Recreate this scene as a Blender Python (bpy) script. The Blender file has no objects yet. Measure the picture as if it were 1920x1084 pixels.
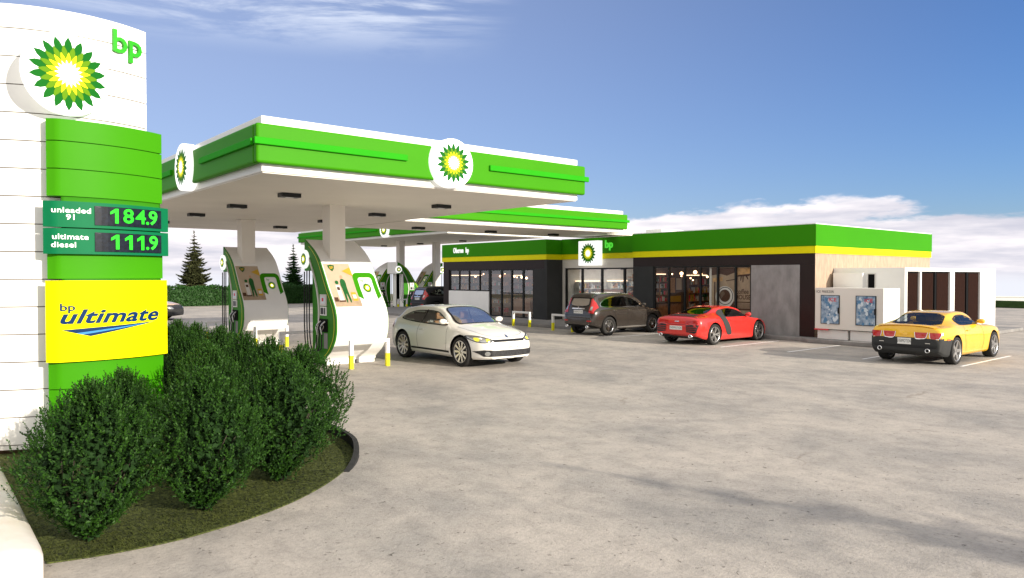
import bpy, bmesh, math, random
from mathutils import Vector, Matrix
from mathutils.bvhtree import BVHTree
from mathutils import geometry
S=bpy.context.scene
C=S.collection
rnd=random.Random(7)
R=math.radians

# ------------------------------------------------------------------ materials
M={}
def mat(name,col,rough=.5,metal=0,coat=0,var=0.0,vscale=4,bump=0,bscale=40,emit=None,estr=0,trans=0,spec=.28,stretch=(1,1,1),col2=None):
    m=bpy.data.materials.new(name); m.use_nodes=True; nt=m.node_tree; N=nt.nodes; L=nt.links
    b=N['Principled BSDF']; c=(col[0],col[1],col[2],1)
    b.inputs['Base Color'].default_value=c; b.inputs['Roughness'].default_value=rough
    b.inputs['Metallic'].default_value=metal; b.inputs['Coat Weight'].default_value=coat; b.inputs['Coat Roughness'].default_value=.04
    b.inputs['Specular IOR Level'].default_value=spec; b.inputs['Transmission Weight'].default_value=trans
    tc=N.new('ShaderNodeTexCoord'); mp=N.new('ShaderNodeMapping'); mp.inputs['Scale'].default_value=stretch
    L.new(tc.outputs['Object'],mp.inputs['Vector'])
    if var>0 or col2:
        n=N.new('ShaderNodeTexNoise'); n.inputs['Scale'].default_value=vscale; n.inputs['Detail'].default_value=6; n.inputs['Roughness'].default_value=.6
        L.new(mp.outputs[0],n.inputs['Vector'])
        r=N.new('ShaderNodeValToRGB'); d=col2 or tuple(max(0,x*(1-var)) for x in col); e=col if col2 else tuple(min(1,x*(1+var*.5)) for x in col)
        r.color_ramp.elements[0].position=.35; r.color_ramp.elements[1].position=.65
        r.color_ramp.elements[0].color=(*d,1); r.color_ramp.elements[1].color=(*e,1)
        L.new(n.outputs['Fac'],r.inputs['Fac']); L.new(r.outputs[0],b.inputs['Base Color'])
    if bump>0:
        n=N.new('ShaderNodeTexNoise'); n.inputs['Scale'].default_value=bscale; n.inputs['Detail'].default_value=4
        L.new(mp.outputs[0],n.inputs['Vector'])
        bp=N.new('ShaderNodeBump'); bp.inputs['Strength'].default_value=bump; bp.inputs['Distance'].default_value=.02
        L.new(n.outputs['Fac'],bp.inputs['Height']); L.new(bp.outputs[0],b.inputs['Normal'])
    if emit:
        b.inputs['Emission Color'].default_value=(*emit,1); b.inputs['Emission Strength'].default_value=estr
    M[name]=m; return m
mat('white_paint',(.80,.79,.76),.42,var=.04,vscale=1.2)
mat('white_panel',(.80,.79,.75),.38,var=.03,vscale=.9,bump=.02,bscale=3)
mat('soffit',(.74,.70,.635),.6,var=.05,vscale=.5)
mat('green_gloss',(.042,.245,.002),.5,spec=.08,var=.04,vscale=.7)
mat('green_stripe',(.020,.31,.005),.6,spec=.06,var=.03,vscale=2)
mat('green_dark',(.030,.185,.005),.5,spec=.15,var=.05,vscale=1)
mat('green_fascia',(.036,.235,.003),.55,spec=.06,var=.05,vscale=.4)
mat('board_green',(.002,.135,.050),.5,spec=.1,var=.05)
mat('yellow_panel',(.80,.74,.001),.6,spec=.05,var=.04,vscale=3,bump=.15,bscale=9)
mat('yellow_band',(.74,.68,.004),.5,spec=.1,var=.03)
mat('yellow_tube',(.80,.74,.01),.4,var=.05)
mat('yellow_line',(.75,.72,.02),.4)
mat('joint',(.10,.06,.035),.8)
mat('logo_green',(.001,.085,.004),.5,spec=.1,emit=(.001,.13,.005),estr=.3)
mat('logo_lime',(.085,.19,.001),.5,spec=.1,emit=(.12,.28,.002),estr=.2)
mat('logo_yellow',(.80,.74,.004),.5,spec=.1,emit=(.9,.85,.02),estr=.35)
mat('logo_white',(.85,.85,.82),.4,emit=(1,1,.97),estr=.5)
mat('letter_green',(.025,.34,.010),.35)
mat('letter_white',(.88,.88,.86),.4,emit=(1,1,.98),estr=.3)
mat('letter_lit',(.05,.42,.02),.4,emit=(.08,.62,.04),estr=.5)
mat('letter_black',(.02,.02,.02),.4)
mat('navy',(.001,.025,.10),.5,spec=.1)
mat('mid_blue',(.03,.22,.52),.5)
mat('led_screen',(.006,.010,.018),.25,var=.6,vscale=18)
mat('led_text',(.02,.5,.02),.4,emit=(.04,.85,.03),estr=.55)
mat('charcoal',(.042,.043,.043),.7,spec=.12,var=.08,vscale=2)
mat('brown_dark',(.022,.013,.012),.35,spec=.2,var=.15,vscale=1)
mat('maroon',(.035,.006,.005),.25,var=.1)
mat('frame_black',(.010,.011,.011),.35)
mat('concrete_panel',(.27,.26,.255),.8,var=.22,vscale=3,bump=.2,bscale=14,stretch=(1,1,.45))
mat('render_beige',(.44,.325,.235),.85,col2=(.31,.235,.175),vscale=5,bump=.25,bscale=22,stretch=(2.2,2.2,.5))
mat('pavement',(.24,.23,.22),.85,var=.2,vscale=2,bump=.2,bscale=30)
mat('kerb',(.26,.25,.235),.85,var=.2,vscale=4,bump=.3,bscale=30)
mat('kerb_dark',(.028,.028,.027),.85,var=.2,vscale=6,bump=.3,bscale=30)
mat('kerb_white',(.80,.77,.72),.55,col2=(.68,.60,.51),vscale=1.6,bump=.1,bscale=8)
mat('line_paint',(.88,.87,.84),.7,var=.1,vscale=9)
mat('black_rubber',(.012,.012,.012),.6)
mat('tyre',(.022,.021,.020),.8,bump=.3,bscale=60)
mat('rim',(.55,.54,.52),.28,metal=.9)
mat('chrome',(.8,.8,.8),.12,metal=1)
mat('black_trim',(.012,.012,.013),.4)
mat('seam',(.006,.006,.006),.6)
mat('mesh_grille',(.03,.03,.032),.5,var=.8,vscale=40)
mat('seat_beige',(.55,.30,.16),.7,var=.1)
mat('seat_dark',(.05,.05,.05),.7)
mat('plate',(.75,.75,.72),.4)
mat('lamp_red',(.45,.012,.012),.15,coat=1)
mat('lamp_orange',(.8,.16,.02),.2,coat=1)
mat('lamp_clear',(.40,.41,.40),.15,metal=.6,coat=1)
mat('lamp_yellow',(.85,.80,.08),.2)
mat('paint_white',(.80,.775,.71),.25,coat=1)
mat('paint_brown',(.040,.033,.028),.22,metal=.25,coat=1)
mat('paint_red',(.62,.026,.020),.26,coat=.9,var=.06,vscale=3)
mat('paint_yellow',(.82,.45,.018),.26,coat=.9,var=.05,vscale=3)
mat('paint_orange',(.70,.42,.18),.25,coat=1)
mat('paint_black',(.02,.02,.02),.45)
mat('wood',(.30,.14,.06),.5,var=.4,vscale=6,stretch=(1,6,1))
mat('wood_louver',(.026,.009,.005),.8,spec=.1,var=.3,vscale=6,stretch=(8,8,1))
mat('room_wall',(.16,.11,.08),.8,var=.3,vscale=2)
mat('room_pale',(.55,.55,.52),.7,var=.1)
mat('plank_ceiling',(.50,.36,.24),.6,var=.3,vscale=3,stretch=(1,8,1))
mat('room_floor',(.20,.17,.15),.4,var=.3,vscale=3)
mat('print_beige',(.36,.27,.18),.6,var=.15,vscale=6)
mat('print_cream',(.46,.36,.26),.6,var=.06,vscale=5)
mat('print_tan',(.55,.33,.14),.6,var=.3,vscale=8)
mat('print_brown',(.07,.03,.015),.6)
mat('print_gold',(.50,.31,.03),.5)
mat('print_green',(.01,.10,.02),.5,var=.2,vscale=20)
mat('print_ice',(.42,.52,.62),.5,col2=(.07,.16,.28),vscale=7)
mat('ice_blue',(.09,.22,.38),.5)
mat('print_pale',(.62,.70,.76),.5,var=.1)
mat('print_red',(.65,.03,.05),.5)
mat('skin',(.50,.28,.18),.6)
mat('cup_white',(.62,.60,.56),.5)
mat('warm_panel',(.9,.7,.5),.5,emit=(1,.72,.48),estr=1.5)
mat('bark',(.045,.036,.026),.9,var=.3,bump=.5)
mat('lamp_warm',(.9,.5,.2),.4,emit=(1,.58,.30),estr=4.5)
mat('lamp_cool',(.9,.9,.85),.4,emit=(1,.95,.85),estr=3.2)
mat('light_panel',(.9,.9,.9),.4,emit=(1,1,.95),estr=.0)
mat('clad_black',(.006,.006,.006),.6,spec=.05)

def glass(name,tint,mix,k=.8,rough=.02):
    m=bpy.data.materials.new(name); m.use_nodes=True; nt=m.node_tree; N=nt.nodes; L=nt.links
    N.remove(N['Principled BSDF']); o=N['Material Output']
    t=N.new('ShaderNodeBsdfTransparent'); t.inputs[0].default_value=(*tint,1)
    g=N.new('ShaderNodeBsdfGlossy'); g.inputs['Roughness'].default_value=rough; g.inputs[0].default_value=(1,1,1,1)
    fr=N.new('ShaderNodeFresnel'); fr.inputs[0].default_value=1.5
    ma=N.new('ShaderNodeMath'); ma.operation='MULTIPLY_ADD'; ma.inputs[1].default_value=k; ma.inputs[2].default_value=mix; ma.use_clamp=True
    L.new(fr.outputs[0],ma.inputs[0])
    mx=N.new('ShaderNodeMixShader'); L.new(ma.outputs[0],mx.inputs[0]); L.new(t.outputs[0],mx.inputs[1]); L.new(g.outputs[0],mx.inputs[2])
    L.new(mx.outputs[0],o.inputs['Surface']); M[name]=m
glass('shop_glass',(.90,.90,.88),.0,.16)
glass('car_glass',(.62,.66,.66),.04,.6)
glass('car_glass_dark',(.22,.24,.23),.08,.6)

def leafmat(name,a,b,vs=3,rough=.45,tr=.25):
    m=bpy.data.materials.new(name); m.use_nodes=True; nt=m.node_tree; N=nt.nodes; L=nt.links
    p=N['Principled BSDF']; p.inputs['Roughness'].default_value=rough; p.inputs['Specular IOR Level'].default_value=.22
    ge=N.new('ShaderNodeObjectInfo'); tc=N.new('ShaderNodeTexCoord')
    n=N.new('ShaderNodeTexNoise'); n.inputs['Scale'].default_value=vs; n.inputs['Detail'].default_value=8; n.inputs['Roughness'].default_value=.75
    L.new(tc.outputs['Object'],n.inputs['Vector'])
    r=N.new('ShaderNodeValToRGB'); r.color_ramp.elements[0].position=.32; r.color_ramp.elements[1].position=.68
    r.color_ramp.elements[0].color=(*a,1); r.color_ramp.elements[1].color=(*b,1)
    L.new(n.outputs['Fac'],r.inputs[0]); L.new(r.outputs[0],p.inputs['Base Color'])
    t=N.new('ShaderNodeBsdfTranslucent'); L.new(r.outputs[0],t.inputs[0])
    mx=N.new('ShaderNodeMixShader'); mx.inputs[0].default_value=tr
    L.new(p.outputs[0],mx.inputs[1]); L.new(t.outputs[0],mx.inputs[2]); L.new(mx.outputs[0],N['Material Output'].inputs['Surface'])
    M[name]=m
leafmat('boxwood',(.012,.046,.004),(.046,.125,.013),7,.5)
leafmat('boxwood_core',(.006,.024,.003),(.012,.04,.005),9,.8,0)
leafmat('needles',(.045,.058,.022),(.12,.125,.050),4,.6)
leafmat('hedge_leaf',(.014,.05,.010),(.04,.12,.022),5,.5)
leafmat('grass_blade',(.03,.045,.010),(.10,.115,.028),5,.6)

# ground / turf
def groundmat():
    m=bpy.data.materials.new('concrete_ground'); m.use_nodes=True; nt=m.node_tree; N=nt.nodes; L=nt.links
    b=N['Principled BSDF']; b.inputs['Roughness'].default_value=.72; b.inputs['Specular IOR Level'].default_value=.35
    tc=N.new('ShaderNodeTexCoord')
    def noise(sc,det,ro,st=(1,1,1),dist=0,rot=0):
        mp=N.new('ShaderNodeMapping'); mp.inputs['Scale'].default_value=st; mp.inputs['Rotation'].default_value=(0,0,rot); L.new(tc.outputs['Object'],mp.inputs[0])
        n=N.new('ShaderNodeTexNoise'); n.inputs['Scale'].default_value=sc; n.inputs['Detail'].default_value=det; n.inputs['Roughness'].default_value=ro; n.inputs['Distortion'].default_value=dist
        L.new(mp.outputs[0],n.inputs['Vector']); return n.outputs['Fac']
    def ramp(f,p0,c0,p1,c1):
        r=N.new('ShaderNodeValToRGB'); r.color_ramp.elements[0].position=p0; r.color_ramp.elements[1].position=p1
        r.color_ramp.elements[0].color=(*c0,1); r.color_ramp.elements[1].color=(*c1,1); L.new(f,r.inputs[0]); return r.outputs[0]
    def mix(a,c,fac,mode='MULTIPLY'):
        x=N.new('ShaderNodeMix'); x.data_type='RGBA'; x.blend_type=mode; L.new(a,x.inputs[6]); L.new(c,x.inputs[7])
        if isinstance(fac,(int,float)): x.inputs[0].default_value=fac
        else: L.new(fac,x.inputs[0])
        return x.outputs[2]
    big=ramp(noise(.62,7,.62,(1,.75,1),.35,.5),.34,(.335,.312,.282),.60,(.50,.450,.390))
    mid=ramp(noise(3.4,8,.72,(1,.8,1),.3),.34,(.72,.72,.73),.58,(1,1,1))
    sm=ramp(noise(22,5,.7),.32,(.72,.72,.72),.52,(1,1,1))
    pits=ramp(noise(11,3,.75,(1,1,1),.6),.305,(.30,.29,.28),.36,(1,1,1))
    fine=ramp(noise(90,2,.6),.3,(.82,.82,.82),.6,(1,1,1))
    # a few hairline cracks / slab edge wear
    vo=N.new('ShaderNodeTexVoronoi'); vo.feature='DISTANCE_TO_EDGE'; vo.inputs['Scale'].default_value=.34
    mp=N.new('ShaderNodeMapping'); L.new(tc.outputs['Object'],mp.inputs[0])
    nz=N.new('ShaderNodeTexNoise'); nz.inputs['Scale'].default_value=2.5; nz.inputs['Detail'].default_value=6; L.new(mp.outputs[0],nz.inputs['Vector'])
    va=N.new('ShaderNodeVectorMath'); va.operation='MULTIPLY_ADD'; va.inputs[1].default_value=(.5,.5,0); L.new(nz.outputs['Color'],va.inputs[0]); L.new(mp.outputs[0],va.inputs[2]); L.new(va.outputs[0],vo.inputs['Vector'])
    cr=ramp(vo.outputs['Distance'],.0,(.72,.70,.68),.010,(1,1,1))
    crm=ramp(noise(.55,3,.6),.56,(0,0,0),.66,(1,1,1))
    c=mix(big,mid,.8); c=mix(c,sm,.75); c=mix(c,pits,.85); c=mix(c,fine,.55)
    bw=N.new('ShaderNodeRGBToBW'); L.new(crm,bw.inputs[0])
    c=mix(c,cr,bw.outputs[0]); L.new(c,b.inputs['Base Color'])
    bp=N.new('ShaderNodeBump'); bp.inputs['Strength'].default_value=.55; bp.inputs['Distance'].default_value=.015
    L.new(noise(30,6,.7),bp.inputs['Height']); L.new(bp.outputs[0],b.inputs['Normal'])
    M['ground']=m
groundmat()
mat('turf',(.105,.125,.028),.9,col2=(.014,.020,.006),vscale=24,bump=.8,bscale=50,stretch=(1,1,1))
mat('terrain',(.20,.19,.13),.95,col2=(.13,.14,.08),vscale=.06)
mat('hill_lawn',(.035,.07,.015),.9,var=.3,vscale=3)

# ------------------------------------------------------------------ mesh helpers
class MB:
    def __init__(s,o=(0,0,0)): s.v=[];s.f=[];s.m=[];s.o=o;s.sm=[]
    def add(s,vs,fs,mi=0,smooth=False):
        n=len(s.v); s.v+= [tuple(v) for v in vs]
        for f in fs: s.f.append([i+n for i in f]); s.m.append(mi); s.sm.append(smooth)
        return s
    def box(s,x0,x1,y0,y1,z0,z1,mi=0):
        if x0>x1:x0,x1=x1,x0
        if y0>y1:y0,y1=y1,y0
        if z0>z1:z0,z1=z1,z0
        v=[(x0,y0,z0),(x1,y0,z0),(x1,y1,z0),(x0,y1,z0),(x0,y0,z1),(x1,y0,z1),(x1,y1,z1),(x0,y1,z1)]
        return s.add(v,[(3,2,1,0),(4,5,6,7),(0,1,5,4),(1,2,6,5),(2,3,7,6),(3,0,4,7)],mi)
    def prism(s,poly,fn,a,b,mi=0,smooth=False):
        # poly 2D ccw list; fn(u,v,w) -> 3D ; w from a to b
        n=len(poly); v=[fn(p[0],p[1],a) for p in poly]+[fn(p[0],p[1],b) for p in poly]
        fs=[list(range(n))[::-1],[i+n for i in range(n)]]+[(i,(i+1)%n,(i+1)%n+n,i+n) for i in range(n)]
        return s.add(v,fs,mi,smooth)
    def lathe(s,prof,fn,n=32,mi=0,smooth=True,closed=True):
        # prof [(r,h)], fn(x,y,h)
        v=[];k=len(prof)
        for i in range(n):
            a=2*math.pi*i/n
            for r,h in prof: v.append(fn(r*math.cos(a),r*math.sin(a),h))
        fs=[]
        for i in range(n):
            j=(i+1)%n
            for q in range(k-1): fs.append((i*k+q,j*k+q,j*k+q+1,i*k+q+1))
            if closed: fs.append((i*k+k-1,j*k+k-1,j*k,i*k))
        return s.add(v,fs,mi,smooth)
    def tube(s,pts,r,n=8,mi=0,caps=True,r2=None):
        pts=[Vector(p) for p in pts]; v=[];fs=[]; up=Vector((0,0,1)); prev=None
        for i,p in enumerate(pts):
            d=(pts[min(i+1,len(pts)-1)]-pts[max(i-1,0)]).normalized()
            a=d.cross(prev if prev else (up if abs(d.z)<.9 else Vector((1,0,0)))); 
            if a.length<1e-5: a=d.cross(Vector((1,0,0)))
            a.normalize(); b=a.cross(d).normalized()
            prev=b if False else None
            rr=r if r2 is None else r+(r2-r)*i/(len(pts)-1)
            for k in range(n):
                t=2*math.pi*k/n; v.append(p+a*(rr*math.cos(t))+b*(rr*math.sin(t)))
        for i in range(len(pts)-1):
            for k in range(n):
                fs.append((i*n+k,i*n+(k+1)%n,(i+1)*n+(k+1)%n,(i+1)*n+k))
        if caps: fs.append(list(range(n))[::-1]); fs.append([(len(pts)-1)*n+k for k in range(n)])
        return s.add(v,fs,mi,True)
    def build(s,name,mats,parent=None,bevel=0,seg=2,fix=True,auto=False,**kw):
        me=bpy.data.meshes.new(name)
        me.from_pydata([(x-s.o[0],y-s.o[1],z-s.o[2]) for x,y,z in s.v],[],s.f)
        if not isinstance(mats,(list,tuple)): mats=[mats]
        for m in mats: me.materials.append(M[m])
        for p,mi,sm in zip(me.polygons,s.m,s.sm): p.material_index=mi; p.use_smooth=sm
        if fix or bevel:
            bm=bmesh.new(); bm.from_mesh(me)
            if fix: bmesh.ops.recalc_face_normals(bm,faces=bm.faces)
            if auto:
                for f_ in bm.faces: f_.smooth=True
                for e in bm.edges:
                    if len(e.link_faces)==2 and e.calc_face_angle(0)>.5: e.smooth=False
            if bevel:
                es=[e for e in bm.edges if len(e.link_faces)==2 and e.calc_face_angle(0)>.6]
                bmesh.ops.bevel(bm,geom=es,offset=bevel,segments=seg,affect='EDGES',profile=.5,clamp_overlap=True)
            bm.to_mesh(me); bm.free()
        o=bpy.data.objects.new(name,me); C.objects.link(o)
        if parent: o.parent=parent
        else: o.location=s.o
        for k,v in kw.items(): o[k]=v
        return o
def tag(o,label=None,cat=None,group=None,kind=None):
    if label:o['label']=label
    if cat:o['category']=cat
    if group:o['group']=group
    if kind:o['kind']=kind
    return o
def empty(name,loc,label,cat,group=None,rz=0):
    o=bpy.data.objects.new(name,None); C.objects.link(o); o.location=loc; o.rotation_euler=(0,0,rz); o.empty_display_size=.2
    return tag(o,label,cat,group)
def copy_tree(o,parent=None):
    c=o.copy(); C.objects.link(c); c.parent=parent
    for ch in list(o.children): copy_tree(ch,c)
    return c
def chaikin(p,it=2,k=.25):
    for _ in range(it):
        q=[]
        for i in range(len(p)):
            a=p[i];b=p[(i+1)%len(p)]
            q.append((a[0]*(1-k)+b[0]*k,a[1]*(1-k)+b[1]*k)); q.append((a[0]*k+b[0]*(1-k),a[1]*k+b[1]*(1-k)))
        p=q
    return p
def patch2d(poly,step):
    bm=bmesh.new(); vs=[bm.verts.new((p[0],p[1],0)) for p in poly]; bm.faces.new(vs).normal_update()
    x0=min(p[0] for p in poly);x1=max(p[0] for p in poly);y0=min(p[1] for p in poly);y1=max(p[1] for p in poly)
    bmesh.ops.triangulate(bm,faces=bm.faces[:])
    if step:
        x=x0+step
        while x<x1-1e-4:
            bmesh.ops.bisect_plane(bm,geom=bm.verts[:]+bm.edges[:]+bm.faces[:],plane_co=(x,0,0),plane_no=(1,0,0)); x+=step
        y=y0+step
        while y<y1-1e-4:
            bmesh.ops.bisect_plane(bm,geom=bm.verts[:]+bm.edges[:]+bm.faces[:],plane_co=(0,y,0),plane_no=(0,1,0)); y+=step
    bm.verts.index_update()
    v=[(a.co.x,a.co.y) for a in bm.verts]; f=[[q.index for q in a.verts] for a in bm.faces]; bm.free(); return v,f
def sheet(mb,poly,fn,off=0,step=None,mi=0,smooth=False):
    v,f=patch2d(poly,step); mb.add([fn(a,b,off) for a,b in v],f,mi,smooth); return mb
def star(n,r,ri,rs,rot=0,sh=.55):
    p=[]
    for i in range(n):
        a=rot+2*math.pi*i/n; h=math.pi/n
        p+= [(ri*math.cos(a-h),ri*math.sin(a-h)),(rs*math.cos(a-h*sh),rs*math.sin(a-h*sh)),(r*math.cos(a),r*math.sin(a)),(rs*math.cos(a+h*sh),rs*math.sin(a+h*sh))]
    return p
FL=['logo_green','logo_lime','logo_yellow','logo_white']
def flower(mb,r,fn,off=.004,st=.004,n=18,base=0,step=None):
    h=math.pi/n
    for i,(a,b,s,ro) in enumerate(((1,.68,.86,h*.0),(.78,.50,.64,h),(.58,.36,.46,0),(.37,.23,.29,h))):
        P_=[(x*r,y*r) for x,y in star(n,a,b,s,ro+math.pi/2)]; k=len(P_)
        vs=[fn(0,0,off+st*i)]+[fn(x*q,y*q,off+st*i) for q in (.5,1) for x,y in P_]
        mb.add(vs,[(0,1+j,1+(j+1)%k) for j in range(k)]+[(1+j,1+k+j,1+k+(j+1)%k,1+(j+1)%k) for j in range(k)],base+i)
def text_geo(txt,size,sx=1,spacing=1,shear=0,offset=0):
    cu=bpy.data.curves.new('t','FONT'); cu.body=txt; cu.size=1; cu.align_x='CENTER'; cu.align_y='CENTER'; cu.space_character=spacing; cu.shear=shear; cu.resolution_u=3; cu.offset=offset
    o=bpy.data.objects.new('t',cu); C.objects.link(o); dg=bpy.context.evaluated_depsgraph_get(); dg.update()
    me=o.evaluated_get(dg).to_mesh(); v=[(a.co.x*size*sx,a.co.y*size) for a in me.vertices]; f=[list(p.vertices) for p in me.polygons]
    o.evaluated_get(dg).to_mesh_clear(); bpy.data.objects.remove(o); bpy.data.curves.remove(cu); return v,f
def text(mb,txt,size,fn,off=.004,depth=0,mi=0,sx=1,spacing=1,shear=0,offset=0,at=(0,0)):
    v,f=text_geo(txt,size,sx,spacing,shear,offset); v=[(a+at[0],b+at[1]) for a,b in v]
    mb.add([fn(a,b,off+depth) for a,b in v],f,mi)
    if depth:
        cnt={}
        for p in f:
            for i in range(len(p)):
                e=(p[i],p[(i+1)%len(p)]); k=tuple(sorted(e)); cnt.setdefault(k,[]).append(e)
        vs=[];fs=[]
        for k,es in cnt.items():
            if len(es)==1:
                a,b=es[0]; n=len(vs); vs+=[fn(*v[a],off),fn(*v[b],off),fn(*v[b],off+depth),fn(*v[a],off+depth)]; fs.append((n,n+1,n+2,n+3))
        mb.add(vs,fs,mi)
def rectp(x0,x1,y0,y1): return [(x0,y0),(x1,y0),(x1,y1),(x0,y1)]
def circ(r,n=40,cx=0,cy=0,sy=1): return [(cx+r*math.cos(2*math.pi*i/n),cy+sy*r*math.sin(2*math.pi*i/n)) for i in range(n)]
def faceNY(x,y,z): return lambda a,b,c:(x+a,y-c,z+b)     # sheet facing -Y (a to +X)
def faceNX(x,y,z): return lambda a,b,c:(x-c,y-a,z+b)     # sheet facing -X (a to -Y)

# ------------------------------------------------------------------ camera, world, sun
H=2.35
cam=bpy.data.cameras.new('camera'); co=bpy.data.objects.new('camera',cam); C.objects.link(co)
az=math.atan2(1140,1369); pt=math.atan(25/1369)
co.location=(0,0,H); co.rotation_euler=(math.pi/2-pt,0,-az)
cam.sensor_width=36; cam.lens=36*1369/1920; cam.clip_start=.05; cam.clip_end=9000
S.camera=co
SUNEL=R(17.5); sx,sy=.246,-.969
sd=Vector((sx*math.cos(SUNEL),sy*math.cos(SUNEL),math.sin(SUNEL))).normalized()
sl=bpy.data.lights.new('sun','SUN'); so=bpy.data.objects.new('sun',sl); C.objects.link(so)
sl.energy=3.9; sl.angle=R(.5); sl.color=(1,.91,.78); so.rotation_euler=(-sd).to_track_quat('-Z','Y').to_euler(); so.location=(20,-40,30)
S.view_settings.view_transform='Standard'; S.view_settings.look='None'; S.view_settings.exposure=.80; S.view_settings.gamma=1
S.render.engine='CYCLES'
W=bpy.data.worlds.new('World'); S.world=W; W.use_nodes=True
def world():
    nt=W.node_tree; N=nt.nodes; L=nt.links; bg=N['Background']; bg.inputs['Strength'].default_value=.12
    sk=N.new('ShaderNodeTexSky'); sk.sky_type='NISHITA'; sk.sun_disc=False; sk.sun_elevation=SUNEL; sk.sun_rotation=math.atan2(sx,sy)
    sk.air_density=1.0; sk.dust_density=.6; sk.ozone_density=4.5
    tc=N.new('ShaderNodeTexCoord'); se=N.new('ShaderNodeSeparateXYZ'); L.new(tc.outputs['Generated'],se.inputs[0])
    def math_(op,a,b=None,cl=False):
        m=N.new('ShaderNodeMath'); m.operation=op; m.use_clamp=cl
        for i,q in enumerate((a,b)):
            if q is None: continue
            if isinstance(q,(int,float)): m.inputs[i].default_value=q
            else: L.new(q,m.inputs[i])
        return m.outputs[0]
    def noise(sc,det,ro,st,loc=(0,0,0),dist=0):
        mp=N.new('ShaderNodeMapping'); mp.inputs['Scale'].default_value=st; mp.inputs['Location'].default_value=loc; L.new(tc.outputs['Generated'],mp.inputs[0])
        n=N.new('ShaderNodeTexNoise'); n.inputs['Scale'].default_value=sc; n.inputs['Detail'].default_value=det; n.inputs['Roughness'].default_value=ro; n.inputs['Distortion'].default_value=dist
        L.new(mp.outputs[0],n.inputs['Vector']); return n.outputs['Fac']
    def mr(v,a,b,c,d,sm=True):
        m=N.new('ShaderNodeMapRange'); m.interpolation_type='SMOOTHSTEP' if sm else 'LINEAR'; L.new(v,m.inputs[0])
        for i,q in enumerate((a,b,c,d)): m.inputs[i+1].default_value=q
        return m.outputs[0]
    def mixc(f,a,b):
        x=N.new('ShaderNodeMix'); x.data_type='RGBA'; L.new(f,x.inputs[0])
        for i,q in ((6,a),(7,b)):
            if isinstance(q,tuple): x.inputs[i].default_value=(*q,1)
            else: L.new(q,x.inputs[i])
        return x.outputs[2]
    z=se.outputs['Z']
    hs=N.new('ShaderNodeHueSaturation'); hs.inputs['Saturation'].default_value=1.08; hs.inputs['Value'].default_value=.88; L.new(sk.outputs[0],hs.inputs['Color'])
    tn=N.new('ShaderNodeVectorMath'); tn.operation='MULTIPLY'; L.new(hs.outputs[0],tn.inputs[0]); tn.inputs[1].default_value=(.75,.77,.95)
    def dot(d,v=0):
        q=N.new('ShaderNodeVectorMath'); q.operation='DOT_PRODUCT'; L.new(tc.outputs['Generated'],q.inputs[0]); q.inputs[1].default_value=d; return q.outputs['Value']
    va_=mr(dot((-.30,.954,0),0),-.05,1,.02,.62,False)     # thin veil of high cirrus, thickest to the north-west
    skyc=mixc(va_,tn.outputs[0],(2.55,2.65,3.05))
    vb=mr(dot((-.512,-.615,.6),0),-.25,.60,0,.85)         # unseen bright overcast added behind the camera and overhead for fill light
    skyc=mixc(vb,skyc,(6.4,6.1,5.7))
    # low cumulus bank: density grows towards the horizon
    low=noise(2.4,10,.58,(1,1,4.2),(3.4,1.9,.3),.15)
    thr=mr(z,.03,.105,.30,.52,False)
    thr=math_('ADD',thr,mr(dot((.985,.174,0)),.972,.995,0,.11)); d=math_('SUBTRACT',low,thr); cov=mr(d,0,.06,0,1)
    fade=mr(z,.085,.135,1,0); cov=math_('MULTIPLY',cov,fade)
    # high wisps
    wi=noise(2.2,9,.62,(1.2,1.2,9),(7.2,.4,2.0),.8); w2=mr(wi,.40,.60,0,.9)
    dt=N.new('ShaderNodeVectorMath'); dt.operation='DOT_PRODUCT'; L.new(tc.outputs['Generated'],dt.inputs[0]); dt.inputs[1].default_value=(.30,.865,.385)
    w2=math_('MULTIPLY',w2,mr(dt.outputs['Value'],.93,.985,0,1)); w2=math_('MULTIPLY',w2,mr(z,.27,.35,0,1))
    shade=mr(noise(3.2,6,.6,(1,1,8),(1,5,2)),.36,.66,0,1)
    cc=mixc(shade,(3.2,3.2,3.7),(5.7,5.35,5.4))
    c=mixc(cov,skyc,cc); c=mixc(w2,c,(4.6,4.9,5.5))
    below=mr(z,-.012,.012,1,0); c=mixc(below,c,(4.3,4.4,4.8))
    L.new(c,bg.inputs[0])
world()
# ------------------------------------------------------------------ terrain and ground
def ground():
    mb=MB(); rings=[0,30,50,66,110,150,220,350,600,1000,1700,3000]; n=72; v=[(30,20,-.03)]; f=[]
    for r in rings[1:]:
        for k in range(n):
            a=2*math.pi*k/n; drop=0 if r<=66 else -(r-66)*.045
            v.append((30+r*math.cos(a),20+r*math.sin(a),-.03+drop))
    for k in range(n): f.append((0,1+k,1+(k+1)%n))
    for i in range(len(rings)-2):
        for k in range(n): f.append((1+i*n+k,1+(i+1)*n+k,1+(i+1)*n+(k+1)%n,1+i*n+(k+1)%n))
    o=MB().add(v,f,0,True).build('ground','terrain',kind='structure')
    s=MB().add([(-45,-45,0),(61.6,-45,0),(61.6,58.6,0),(-45,58.6,0)],[(0,1,2,3)]).build('forecourt','ground',kind='structure')
ground()
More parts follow.
